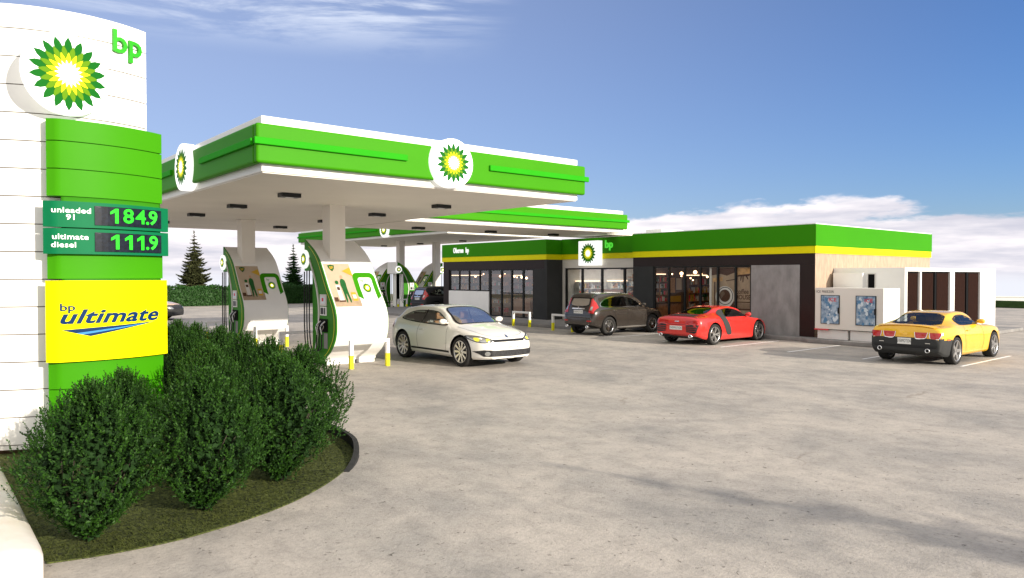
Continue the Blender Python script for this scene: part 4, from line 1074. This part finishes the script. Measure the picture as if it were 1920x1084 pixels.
    for s in (1,-1):
        sx_=I[4]
        mb=MB(); mb.prism(chaikin([(-.10,0),(.45,.0),(.45,.12),(.08,.12),(-.12,.58),(-.22,.60),(-.26,.5)],1),lambda a,b,c:(sx_+a,s*.37+c,I[2]+b),-.24,.24); st_=mb.build('seat',sm,root,bevel=.02)
        mb=MB(); mb.prism(chaikin([(-.30,.62),(-.22,.62),(-.22,.80),(-.30,.80)],1),lambda a,b,c:(sx_+a,s*.37+c,I[2]+b),-.13,.13); mb.build('headrest',sm,st_,bevel=.015)
    mb=MB(); mb.prism(chaikin([(-.10,0),(.40,.0),(.40,.12),(.08,.12),(-.10,.5),(-.24,.5)],1),lambda a,b,c:(I[5]+a,c,I[2]+b),-.58,.58); mb.build('rear_seat',sm,root,bevel=.02)
    cw=(I[1]-.45,sp.get('drv',.37),I[2]+.42)
    mb=MB(); mb.tube([(cw[0]+.08*math.cos(a)*-1,cw[1]+.18*math.sin(a),cw[2]+.17*math.cos(a)) for a in [2*math.pi*k/20 for k in range(21)]],.014,6); mb.build('steering_wheel','frame_black',root)
    for ex in sp.get('pipes',()):
        mb=MB(); x_,y_,z_=ex
        for s in (1,-1):
            mb=MB(); mb.lathe([(.045,-.02),(.055,-.02),(.055,.12),(.045,.12)],lambda a,b,c:(x_+c,s*y_+a,z_+b),16); mb.lathe([(0,.03),(.046,.03)],lambda a,b,c:(x_+c,s*y_+a,z_+b),16,1,closed=False)
            mb.build('exhaust_pipe',['chrome','seam'],root)
    return root
def P(n,m,ax,poly,**k): return dict(n=n,m=m,ax=ax,poly=poly,**k)
def W_(n,m,ax,poly,hole,**k): return dict(n=n,m=m,ax=ax,poly=poly,hole=hole,win=True,band=k.pop('band',.03),**k)
def shr(poly,d):
    cx=sum(p[0] for p in poly)/len(poly);cy=sum(p[1] for p in poly)/len(poly); o=[]
    for i,p in enumerate(poly):
        a=Vector(poly[i-1]);b=Vector(p);c=Vector(poly[(i+1)%len(poly)]); t=(b-a).normalized()+(c-b).normalized(); t=t.normalized() if t.length>1e-6 else (c-a).normalized(); nn=Vector((-t.y,t.x))
        if (Vector((cx,cy))-b).dot(nn)<0: nn=-nn
        o.append((b+nn*d)[:])
    return [(q[0],q[1]) for q in o]
def win(n,m,ax,poly,d=.045,it=2,**k):
    pp=chaikin(poly,it,.2); return W_(n,m,ax,pp,shr(pp,d),**k)

# white hatchback (heads towards the viewer)
hatch=make_car(dict(name='hatchback',label='white three-door hatchback parked beside the near pump, front towards the viewer',w=1.81,r=.352,paint='paint_white',wheels=(1.30,-1.28),spokes=10,style='thin',tw=.225,rr=.76,
 top=[(-2.06,.66),(-2.03,.90),(-1.92,1.06),(-1.78,1.22),(-1.62,1.305),(-1.3,1.355),(-.8,1.395),(-.3,1.40),(.05,1.36),(.35,1.26),(.75,1.08),(1.0,.985),(1.3,.92),(1.65,.84),(1.9,.75),(2.06,.63),(2.10,.55)],
 bot=[(-2.06,.30),(-1.7,.22),(-1.0,.20),(1.0,.19),(1.7,.19),(2.10,.21)],
 shoulder=[(-2.06,.62),(-2.0,.82),(-1.7,.955),(-1.0,.945),(0,.90),(.8,.865),(1.3,.815),(1.7,.75),(1.95,.66),(2.10,.50)],
 plan=[(-2.06,.80),(-1.95,.89),(-1.6,.985),(-1.2,1.0),(0,.975),(1.2,1.0),(1.55,.97),(1.85,.88),(2.02,.76),(2.10,.66)],
 roofw=[(-2.06,.6),(-1.6,.60),(-.8,.66),(0,.66),(.5,.74),(1,.80),(2.1,.6)],
 parts=[win('windscreen','car_glass','t',[(.92,.66),(.99,.35),(1.01,0),(.99,-.35),(.92,-.66),(.10,-.53),(.04,0),(.10,.53)],band=.045,off=.010),
  win('side_window','car_glass','s',[(.66,.925),(.62,.985),(.38,1.13),(.08,1.25),(-.3,1.285),(-.9,1.26),(-1.25,1.19),(-1.52,1.07),(-1.46,1.02),(-1.0,.975),(-.3,.94)],.04,band=.022),
  win('rear_window','car_glass_dark','t',[(-1.68,.52),(-1.90,.56),(-1.90,-.56),(-1.68,-.52)],.03),
  P('headlight','lamp_clear','f',[(.46,.66),(.52,.60),(.70,.585),(.84,.63),(.88,.74),(.80,.765),(.62,.715)],mir=True,sm=1,off=.006,band=.014),
  P('indicator','lamp_yellow','f',[(.53,.665),(.58,.615),(.64,.62),(.63,.69)],mir=True,sm=1,off=.012),
  P('indicator','lamp_yellow','f',[(.73,.70),(.76,.62),(.81,.64),(.81,.72)],mir=True,sm=1,off=.012),
  P('grille','black_trim','f',[(-.50,.665),(-.44,.605),(.44,.605),(.50,.665),(.40,.655),(-.40,.655)],off=.008),
  P('lower_grille','mesh_grille','f',[(-.84,.40),(-.70,.285),(0,.27),(.70,.285),(.84,.40),(.70,.435),(.42,.42),(-.42,.42),(-.70,.435)],off=.008),
  P('fog_lamp','lamp_clear','f',circ(.05,14,.64,.35),mir=True,off=.016),
  P('badge','chrome','f',circ(.035,14,0,.72),off=.006),
  P('tail_light','lamp_red','s',[(-2.02,.78),(-1.86,.74),(-1.74,.90),(-1.95,.93)],sm=1,off=.008),
  P('side_strip','black_trim','s',[(-.86,.30),(.84,.30),(.84,.345),(-.86,.345)],off=.01)],
 lines=[('door_seam','seam','s',[(.70,.90),(.74,.6),(.70,.36),(.60,.30)],.008),('door_seam','seam','s',[(-.52,.93),(-.58,.7),(-.56,.4),(-.50,.30)],.008),('bonnet_seam','seam','t',[(.98,.72),(1.5,.66),(1.85,.52),(1.99,.0)],.008,'mir'),('b_pillar','black_trim','s',[(-.50,.96),(-.46,1.1),(-.42,1.29)],.05)],
 mirror=(.56,.985),handles=[(-.38,.80)],plates=[('f',0,.475,.52,.115,'EVERMOTION')],cabin=(-1.5,.95,.42,.96,-.02,-.85),seat='seat_beige',drv=.37))
hatch.scale=(1.09,1.09,1.09); hatch.location=(11.96,16.72,0); hatch.rotation_euler=(0,0,R(-90))

# dark brown off-road car seen from behind
def suvspec(**k):
    d=dict(name='suv',w=1.84,r=.372,paint='paint_brown',wheels=(1.30,-1.32),spokes=9,style='split',tw=.225,rr=.66,rimm='chrome',
 top=[(-2.16,.72),(-2.14,1.0),(-2.06,1.20),(-1.96,1.42),(-1.85,1.58),(-1.7,1.63),(-1.2,1.675),(-.5,1.69),(.0,1.66),(.35,1.56),(.75,1.34),(1.1,1.15),(1.4,1.08),(1.8,1.01),(2.1,.88),(2.22,.72),(2.26,.62)],
 bot=[(-2.16,.42),(-1.7,.30),(-1.0,.24),(1.0,.24),(1.7,.24),(2.26,.28)],
 shoulder=[(-2.16,.70),(-2.1,.96),(-1.7,1.06),(-1.0,1.05),(0,1.02),(.8,.99),(1.4,.95),(1.9,.86),(2.1,.76),(2.26,.6)],
 plan=[(-2.16,.84),(-2.05,.93),(-1.6,.985),(-1.2,1.0),(0,.98),(1.2,1.0),(1.7,.96),(2.0,.86),(2.26,.68)],
 roofw=[(-2.16,.72),(-1.8,.68),(-.8,.70),(0,.70),(.6,.74),(1,.80),(2.26,.6)],
 parts=[win('windscreen','car_glass_dark','t',[(1.10,.70),(1.17,.35),(1.19,0),(1.17,-.35),(1.10,-.70),(.34,-.56),(.26,0),(.34,.56)]),
  win('side_window','car_glass_dark','s',[(.80,1.09),(.60,1.24),(.25,1.44),(-.15,1.53),(-.9,1.53),(-1.35,1.46),(-1.70,1.28),(-1.74,1.16),(-1.62,1.11),(-.5,1.09)],.04,band=.028,bandm='chrome'),
  win('rear_window','car_glass_dark','r',[(-.52,1.13),(.52,1.13),(.49,1.44),(.44,1.48),(-.44,1.48),(-.49,1.44)],.035),
  P('spoiler','paint_brown','t',[(-1.93,.60),(-1.70,.62),(-1.70,-.62),(-1.93,-.60)],off=.035),
  P('tail_light','lamp_red','r',[(.56,.90),(.80,.88),(.79,1.10),(.70,1.30),(.585,1.50),(.545,1.48),(.57,1.2)],mir=True,off=.012,step=.05),
  P('reverse_light','lamp_clear','r',[(.60,1.0),(.71,1.0),(.69,1.14),(.62,1.14)],mir=True,off=.02),
  P('reflector','lamp_red','r',[(.52,.56),(.74,.56),(.74,.61),(.52,.61)],mir=True,off=.01),
  P('boot_trim','chrome','r',[(-.34,1.03),(.34,1.03),(.34,1.075),(-.34,1.075)],off=.02),
  P('badge','chrome','r',circ(.04,12,0,1.09),off=.03),
  P('sill_step','rim','s',[(-.90,.30),(.88,.30),(.88,.34),(-.90,.34)],off=.02)],
 lines=[('door_seam','seam','s',[(.80,1.05),(.84,.7),(.78,.36)],.010),('door_seam','seam','s',[(-.22,1.09),(-.24,.8),(-.22,.34)],.010),('door_seam','seam','s',[(-1.12,1.09),(-1.02,.85),(-.92,.5)],.010),('window_pillar','black_trim','s',[(-.22,1.10),(-.22,1.3),(-.20,1.52)],.07),('window_pillar','black_trim','s',[(-1.08,1.11),(-1.12,1.3),(-1.14,1.49)],.05),
   ('boot_seam','seam','r',[(-.58,1.5),(-.63,1.0),(-.60,.66),(0,.64),(.60,.66),(.63,1.0),(.58,1.5)],.010),('bumper_seam','seam','r',[(-.85,.83),(-.60,.80),(0,.79),(.60,.80),(.85,.83)],.008)],
 mirror=(.72,1.13),handles=[(-.08,.97),(-.98,.98)],handm='chrome',plates=[('r',0,.93,.50,.13,'EVERMOTION')],cabin=(-1.9,1.1,.55,1.1,.05,-.95),seat='seat_dark',pipes=[(-2.24,.55,.36)])
    d.update(k); return d
suv=make_car(suvspec(label='dark brown five-door off-road car seen from behind, left of the red coupe'))
suv.location=(22.55,20.42,0)

# red mid-engined coupe
coupe=make_car(dict(name='sports_car',label='low red two-seat sports car with dark grey side blades, seen from behind',w=1.93,r=.345,paint='paint_red',wheels=(1.33,-1.32),spokes=5,style='split',tw=.25,rr=.76,end=.05,
 top=[(-2.13,.70),(-2.11,.86),(-2.05,.915),(-1.8,.955),(-1.45,1.00),(-1.1,1.09),(-.7,1.19),(-.3,1.245),(.0,1.25),(.3,1.20),(.7,1.05),(1.05,.90),(1.3,.83),(1.7,.76),(2.0,.64),(2.16,.54),(2.2,.48)],
 bot=[(-2.13,.30),(-1.8,.20),(-1.0,.14),(1.0,.13),(1.8,.15),(2.2,.18)],
 shoulder=[(-2.13,.66),(-2.1,.82),(-1.8,.87),(-1.3,.88),(-.6,.845),(.2,.80),(.9,.785),(1.35,.775),(1.8,.67),(2.05,.56),(2.2,.44)],
 plan=[(-2.13,.86),(-2.0,.94),(-1.6,.99),(-1.2,1.0),(-.5,.965),(.3,.955),(1.1,.985),(1.4,.985),(1.8,.92),(2.05,.80),(2.2,.68)],
 roofw=[(-2.13,.62),(-1.5,.52),(-.8,.56),(0,.60),(.5,.68),(1,.76),(2.2,.6)],
 parts=[win('windscreen','car_glass_dark','t',[(1.0,.66),(1.1,.35),(1.12,0),(1.1,-.35),(1.0,-.66),(.30,-.50),(.24,0),(.30,.50)]),
  win('side_window','car_glass_dark','s',[(.86,.87),(.55,1.02),(.20,1.14),(-.15,1.18),(-.50,1.15),(-.66,1.06),(-.58,.90),(-.45,.885)],.03,it=1,band=.02),
  win('rear_window','car_glass_dark','t',[(-.62,.44),(-1.50,.55),(-1.50,-.55),(-.62,-.44)],.03,band=.03),
  P('side_blade','charcoal','s',[(-.66,1.13),(-.46,1.15),(-.53,1.0),(-.60,.87),(-.42,.60),(-.34,.36),(-.38,.30),(-.56,.30),(-.66,.38),(-.80,.66),(-.93,.88),(-.98,.98)],off=.012,sm=1,label='matte dark grey side blade'),
  P('tail_light','lamp_red','r',[(.36,.80),(.84,.82),(.82,.70),(.74,.66),(.36,.70)],mir=True,off=.010),
  P('rear_vent','mesh_grille','r',[(.40,.66),(.86,.68),(.80,.44),(.74,.40),(.42,.44)],mir=True,off=.010),
  P('diffuser','charcoal','r',[(-.74,.34),(.74,.34),(.60,.21),(-.60,.21)],off=.012),
  P('badge','chrome','r',rectp(-.09,.09,.755,.785),off=.012),
  P('engine_cover','mesh_grille','t',[(-1.58,.5),(-1.90,.52),(-1.90,-.52),(-1.58,-.5)],off=.006)],
 lines=[('door_seam','seam','s',[(.86,.84),(.88,.5),(.78,.26)],.010),('vent_slat','paint_red','r',[(.40,.60),(.82,.61)],.012,'mir'),('vent_slat','paint_red','r',[(.40,.54),(.80,.55)],.012,'mir'),('vent_slat','paint_red','r',[(.41,.48),(.78,.48)],.012,'mir'),('bumper_seam','seam','r',[(-.38,.68),(0,.67),(.38,.68)],.010),('spoiler_seam','seam','t',[(-1.98,-.7),(-1.99,0),(-1.98,.7)],.03)],
 mirror=(.70,.90),handles=[(-.28,.78)],plates=[('r',0,.56,.50,.13,'EVERMOTION')],cabin=(-.75,1.0,.30,.84,-.05,-1.3),pipes=[(-2.22,.60,.31)]))
coupe.scale=(1.02,1.02,1.03); coupe.location=(22.45,15.55,0)

# yellow muscle coupe
def camspec(**k):
    d=dict(name='muscle_car',w=1.92,r=.365,paint='paint_yellow',wheels=(1.44,-1.42),spokes=5,style='star',tw=.26,rr=.78,end=.045,
 top=[(-2.32,.72),(-2.30,.92),(-2.24,1.03),(-2.0,1.035),(-1.75,1.03),(-1.5,1.12),(-1.15,1.27),(-.8,1.35),(-.35,1.375),(.0,1.36),(.3,1.27),(.65,1.11),(.9,1.02),(1.3,1.0),(1.8,.95),(2.2,.86),(2.38,.76),(2.43,.66)],
 bot=[(-2.32,.34),(-2.1,.24),(-1.5,.20),(1.0,.19),(1.8,.19),(2.43,.22)],
 shoulder=[(-2.32,.68),(-2.27,.90),(-2.0,.97),(-1.5,.985),(-1.0,.965),(-.2,.93),(.6,.915),(1.3,.905),(1.9,.85),(2.25,.76),(2.43,.60)],
 plan=[(-2.32,.90),(-2.2,.95),(-1.9,.985),(-1.4,1.0),(-.6,.965),(.4,.955),(1.2,.985),(1.6,.985),(2.0,.94),(2.25,.86),(2.43,.76)],
 roofw=[(-2.32,.6),(-1.7,.56),(-1.0,.60),(0,.62),(.5,.70),(1,.80),(2.43,.6)],
 parts=[win('windscreen','car_glass_dark','t',[(.84,.68),(.92,.35),(.94,0),(.92,-.35),(.84,-.68),(.18,-.52),(.12,0),(.18,.52)]),
  win('side_window','car_glass','s',[(.60,.985),(.42,1.08),(.10,1.21),(-.25,1.275),(-.65,1.27),(-.98,1.18),(-1.02,1.10),(-.96,1.02),(-.6,.995)],.03,band=.022),
  win('rear_window','car_glass','t',[(-.98,.52),(-1.74,.66),(-1.74,-.66),(-.98,-.52)],.03,it=1,band=.03),
  P('tail_light','lamp_red','r',[(.24,.86),(.56,.86),(.52,.72),(.46,.70),(.30,.70),(.26,.73)],mir=True,off=.014),
  P('tail_light','lamp_red','r',[(.60,.86),(.88,.86),(.84,.72),(.78,.70),(.66,.70),(.62,.73)],mir=True,off=.014),
  P('side_marker','lamp_orange','s',[(-2.04,.66),(-1.88,.66),(-1.88,.70),(-2.04,.71)],off=.008),
  P('diffuser','black_trim','r',[(-.80,.50),(.80,.50),(.76,.46),(-.76,.46)],off=.012),
  P('badge','paint_yellow','r',[(-.14,.80),(0,.83),(.14,.80),(0,.775)],off=.012),
  P('spoiler','paint_yellow','t',[(-2.26,.72),(-2.10,.76),(-2.10,-.76),(-2.26,-.72)],off=.03),
  P('badge','chrome','r',[(.52,.575),(.64,.575),(.64,.595),(.52,.595)],mir=True,off=.01),
  P('headlight','lamp_clear','f',[(.56,.66),(.60,.58),(.80,.60),(.84,.70),(.70,.72)],mir=True,sm=1,off=.008),
  P('grille','mesh_grille','f',[(-.60,.70),(.60,.70),(.54,.56),(-.54,.56)],off=.008),
  P('lower_grille','mesh_grille','f',[(-.60,.42),(.60,.42),(.50,.28),(-.50,.28)],off=.008)],
 lower=('charcoal',lambda c: (c.x<-2.05 and c.z<.80-(.0 if abs(c.y)<.62 else (abs(c.y)-.62)*.35)) or (c.x<-1.72 and c.z<.66 and c.z<.66+(c.x+1.72)*-.1)),
 lines=[('door_seam','seam','s',[(.62,.96),(.66,.6),(.58,.28)],.010),('door_seam','seam','s',[(-.68,.98),(-.76,.7),(-.66,.3)],.010),('window_pillar','black_trim','s',[(-.60,1.0),(-.50,1.14),(-.42,1.27)],.03),
   ('bumper_seam','black_trim','r',[(-.8,.53),(0,.51),(.8,.53)],.012),('lamp_trim','chrome','r',[(.24,.865),(.26,.73),(.30,.695),(.46,.695),(.52,.72),(.56,.865)],.012,'mir'),('lamp_trim','chrome','r',[(.60,.865),(.62,.73),(.66,.695),(.78,.695),(.84,.72),(.88,.865)],.012,'mir')],
 mirror=(.50,1.02),handles=[(-.50,.86)],plates=[('r',0,.62,.34,.165,'EVERMOTION')],psx=.40,cabin=(-1.1,.9,.42,.95,-.05,-.85),seat='seat_dark',pipes=[(-2.44,.60,.40)])
    d.update(k); return d
yel=make_car(camspec(label='yellow coupe with dark grey rear bumper parked in front of the ice freezer'))
yel.location=(22.77,8.22,0)
oc=make_car(camspec(label='coupe with tan bonnet and dark nose showing past the edge of the sign',paint='paint_orange',
 lower=('charcoal',lambda c:c.x>.9 and c.z<.80)))
oc.location=(9.35,43.0,0); oc.rotation_euler=(0,0,R(-38))
bk=make_car(suvspec(name='estate_car',label='black car with red tail lamps beyond the shop end, under the distant canopy',paint='paint_black',seat='seat_dark'))
bk.location=(26.5,38.4,0)
# ------------------------------------------------------------------ vegetation
def leafquad(mb,p,d,up,l,w,mi=0):
    s=d.cross(up); 
    if s.length<1e-4: s=d.cross(Vector((1,0,0)))
    s.normalize(); n=s.cross(d).normalized()
    a=p; b=p+d*l*.45+s*w*.5+n*l*.06; c=p+d*l; e=p+d*l*.45-s*w*.5+n*l*.06
    mb.add([a,b,c,e],[(0,1,2,3)],mi)
def rv(r,z=0):
    while True:
        v=Vector((r.uniform(-1,1),r.uniform(-1,1),r.uniform(-1,1)))
        if .05<v.length<1: return v.normalized()
def shrub_mesh(seed,h=1.4,rad=.62):
    r=random.Random(seed); mb=MB(); core=MB(); stem=MB()
    def prof(t): # radius by normalised height (vase shape, pointed top)
        pts=[(0,.08),(.10,.36),(.24,.68),(.40,.95),(.52,1.0),(.65,.86),(.78,.62),(.9,.34),(1,.06)]
        for (a,b),(c,d) in zip(pts,pts[1:]):
            if t<=c: return b+(d-b)*(t-a)/(c-a)
        return .1
    ph=[r.uniform(0,6.28) for _ in range(6)]
    def wob(a,t): return 1+.12*math.sin(3*a+ph[0]+4*t)+.10*math.sin(5*a+ph[1]-6*t)+.07*math.sin(9*a+ph[2]+11*t)
    cur=None
    N=920
    for i in range(N):
        t=((i+.5)/N)**.9; a=i*2.39996+r.uniform(-.3,.3)
        q=r.choice((1,1,1,.88,.74)); 
        rr=rad*prof(t)*wob(a,t)*q*r.uniform(.86,1.05)
        p=Vector((rr*math.cos(a),rr*math.sin(a),.04+t*h*(.96)))
        out=Vector((math.cos(a),math.sin(a),0)); d=(out*r.uniform(.35,1.0)*(1-t*.75)+Vector((0,0,r.uniform(.35,1.0)))+rv(r)*.30).normalized()
        ln=r.uniform(.09,.17)*(1.35 if r.random()<.10 else 1)
        if t>.5: d=(d+Vector((0,0,.9*(t-.4)))).normalized()
        if t>.6 and r.random()<.09: ln*=1.9; d=(d+Vector((0,0,1.1))).normalized()
        base=p-d*ln*.6
        mb.tube([base,base+d*ln],.0022,3,1,False)
        m=int(r.randint(8,11)*max(1,ln/.15))
        for k in range(m):
            u=k/(m-1); q0=base+d*ln*(u*1.05)
            sd_=d.cross(rv(r)); 
            if sd_.length<.05: continue
            sd_.normalize(); ld=(sd_*(1-.45*u)+d*(.55+.5*u)).normalized(); l=r.uniform(.027,.040)*(1.05-.25*u)
            leafquad(mb,q0,ld,d+rv(r)*.4,l,l*.62)
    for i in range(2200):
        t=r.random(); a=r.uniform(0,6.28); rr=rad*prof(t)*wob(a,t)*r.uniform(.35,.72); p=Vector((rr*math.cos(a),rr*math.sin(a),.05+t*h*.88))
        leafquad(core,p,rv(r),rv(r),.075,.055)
    for k in range(7):
        a=r.uniform(0,6.28); q=[(0.03*math.cos(a),.03*math.sin(a),0)]
        for j in range(1,5): q.append((.03+.0,0,0)); q[-1]=((.03+.085*j)*math.cos(a+.15*j),(.03+.085*j)*math.sin(a+.15*j),.2*j)
        stem.tube(q,.012,5,0,True,.004)
    return mb,core,stem
def shrub_proto(seed):
    a,b,c=shrub_mesh(seed)
    o=empty('shrub',(0,0,0),'x','shrub','boxwood shrubs in the planting bed')
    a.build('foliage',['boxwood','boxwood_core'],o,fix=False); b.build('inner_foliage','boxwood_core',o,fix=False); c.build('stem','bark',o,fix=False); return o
SP=[shrub_proto(s) for s in (3,11,27)]
spots=[((1.24,7.30),1.04,.98,'nearest boxwood shrub, lowest left, in front of the green base of the sign'),
((2.28,7.52),1.04,.98,'second shrub from the front, low centre, right of the nearest shrub'),
((3.26,8.05),1.06,1.0,'third shrub along the curved kerb, right of the second'),
((4.02,9.15),1.1,.98,'shrub at the bend of the kerb, farthest right of the clump'),
((3.0,9.6),.92,.98,'shrub hidden behind the second and third ones'),
((1.9,9.2),.9,.88,'shrub between the nearest shrub and the sign base'),
((4.2,10.7),.95,.97,'shrub just behind the one at the kerb bend'),
((3.3,10.8),.9,.96,'shrub in the middle of the bed, right of the sign base'),
((4.25,11.9),.95,.98,'shrub on the kerb side, third back from the bend'),
((3.45,12.1),.9,1.0,'shrub beside the sign foot, towards the pump'),
((4.25,13.1),.95,1.0,'shrub on the kerb side, fourth back from the bend'),
((3.5,13.4),.9,1.02,'shrub behind the right edge of the sign'),
((4.2,14.3),.95,1.0,'shrub second from the far end of the bed'),
((3.6,14.8),.9,1.02,'shrub at the far left of the visible row, by the sign edge'),
((4.2,15.5),.95,1.0,'farthest shrub of the bed, below the second pump'),
((.1,8.6),.55,.5,'small shrub tucked behind the white kerb block')]
r=random.Random(5)
for i,((x,y),s,hz,lab) in enumerate(spots[:-1]):
    p=SP[i%3]; o=p if i<3 else copy_tree(p)
    o.location=(x,y,.03); o.scale=(s,s,hz); o.rotation_euler=(0,0,r.uniform(0,6.28) if i else .6); o['label']=lab
# grass tufts in the bed
mb=MB(); r=random.Random(9)
def inbed(x,y):
    c=False; j=len(curve)-1
    for i in range(len(curve)):
        if (curve[i][1]>y)!=(curve[j][1]>y) and x<(curve[j][0]-curve[i][0])*(y-curve[i][1])/(curve[j][1]-curve[i][1])+curve[i][0]: c=not c
        j=i
    return c
n=0
while n<19000:
    x=r.uniform(.86,4.85); y=6.85+ (r.random()**1.6)*6
    if not inbed(x,y): continue
    n+=1; a=r.uniform(0,6.28); l=r.uniform(.02,.05); w=r.uniform(.003,.007)
    p=Vector((x,y,.013)); d=Vector((math.cos(a)*.9,math.sin(a)*.9,.55)).normalized(); s=Vector((-math.sin(a),math.cos(a),0))*w
    mb.add([p-s,p+s,p+d*l],[(0,1,2)])
mb.build('grass','grass_blade',fix=False,kind='stuff')

def conifer(seed,h,rad):
    r=random.Random(seed); mb=MB(); tr=MB()
    tr.tube([(0,0,0),(0,0,h*.5),(0,0,h)],h*.022,8,0,True,.012)
    z=h*.10; 
    while z<h*.985:
        t=z/h; R0=rad*(1-t)**.85*r.uniform(.86,1.1)+.03; nb=max(5,int(13*(1-t)+5)); a0=r.uniform(0,6)
        for k in range(nb):
            a=a0+6.283*k/nb+r.uniform(-.2,.2); L=R0*r.uniform(.72,1.12); z_=z+r.uniform(-.08,.08)*h*.12
            pts=[]
            for j in range(6):
                u=j/5; pts.append(Vector((L*u*math.cos(a),L*u*math.sin(a),z_-L*.38*math.sin(u*1.9)+L*.20*u*u)))
            tr.tube(pts,.018,4,0,False,.005)
            m=int(9+L*24)
            for j in range(m):
                u=.12+.88*j/m; i=min(4,int(u*5)); f=u*5-i; p=pts[i].lerp(pts[i+1],f); ax=(pts[i+1]-pts[i]).normalized(); sd_=ax.cross(Vector((0,0,1))).normalized()
                for sg in (-1,1):
                    tl=L*(.36*(1-u)+.12)*r.uniform(.6,1.2); d=(ax*.8+sd_*sg*r.uniform(.6,1.1)+Vector((0,0,r.uniform(-.45,.1)))).normalized()
                    q=p+rv(r)*.02
                    leafquad(mb,q,d,Vector((0,0,1))+rv(r)*.5,tl,tl*.40); 
                    leafquad(mb,q+Vector((0,0,-.02)),(d+rv(r)*.5).normalized(),rv(r),tl*.75,tl*.34)
        z+=h*(.030+.016*t)*r.uniform(.8,1.2)
    for k in range(14):
        p=Vector((0,0,h*(.93+.07*k/14))); leafquad(mb,p,(rv(r)+Vector((0,0,.9))).normalized(),rv(r),.16,.04)
    return mb,tr
a,b=conifer(4,6.1,2.0); t1=empty('conifer',(18.55,63.5,0),'taller spruce with pale needles behind the hedge, left of the second pump','conifer','spruce trees beyond the forecourt')
a.build('crown','needles',t1,fix=False); b.build('trunk','bark',t1,fix=False)
a,b=conifer(8,5.2,1.55); t2=empty('conifer',(26.9,63.0,0),'darker slimmer spruce between the two near pumps','conifer','spruce trees beyond the forecourt')
a.build('crown','hedge_leaf',t2,fix=False); b.build('trunk','bark',t2,fix=False)
t3=copy_tree(t1); t3.location=(10.9,-11.9,0); t3.rotation_euler=(0,0,1.1); t3['label']='spruce standing behind the viewer that throws the long thin shadow across the concrete'
def hedge(name,x0,x1,y0,y1,h,n,label,seed):
    r=random.Random(seed); o=((x0+x1)/2,(y0+y1)/2,0); mb=MB(o)
    mb.box(x0+.12,x1-.12,y0+.12,y1-.12,0,h-.12)
    for i in range(n):
        f=r.random()
        x=r.uniform(x0,x1);y=r.uniform(y0,y1);z=r.uniform(0,h)
        if f<.5:y=y0+r.uniform(-.03,.12)
        elif f<.62: x=x0+r.uniform(-.03,.12)
        else: z=h+r.uniform(-.12,.06)+.07*math.sin(x*2.1)+.05*math.sin(x*5+1)
        leafquad(mb,Vector((x,y,z)),(rv(r)+Vector((0,0,.5))).normalized(),rv(r),r.uniform(.10,.2),.09)
    ob=mb.build(name,'hedge_leaf',fix=False); tag(ob,label,'hedge','dark hedges at the far edge of the forecourt')
hedge('hedge',9.5,21.6,58.8,60.6,1.42,9000,'dark green hedge below the taller spruce, left of the second pump',1)
hedge('hedge',23.2,34.0,58.9,60.6,1.5,8000,'dark green hedge between the near pumps, below the slimmer spruce',2)
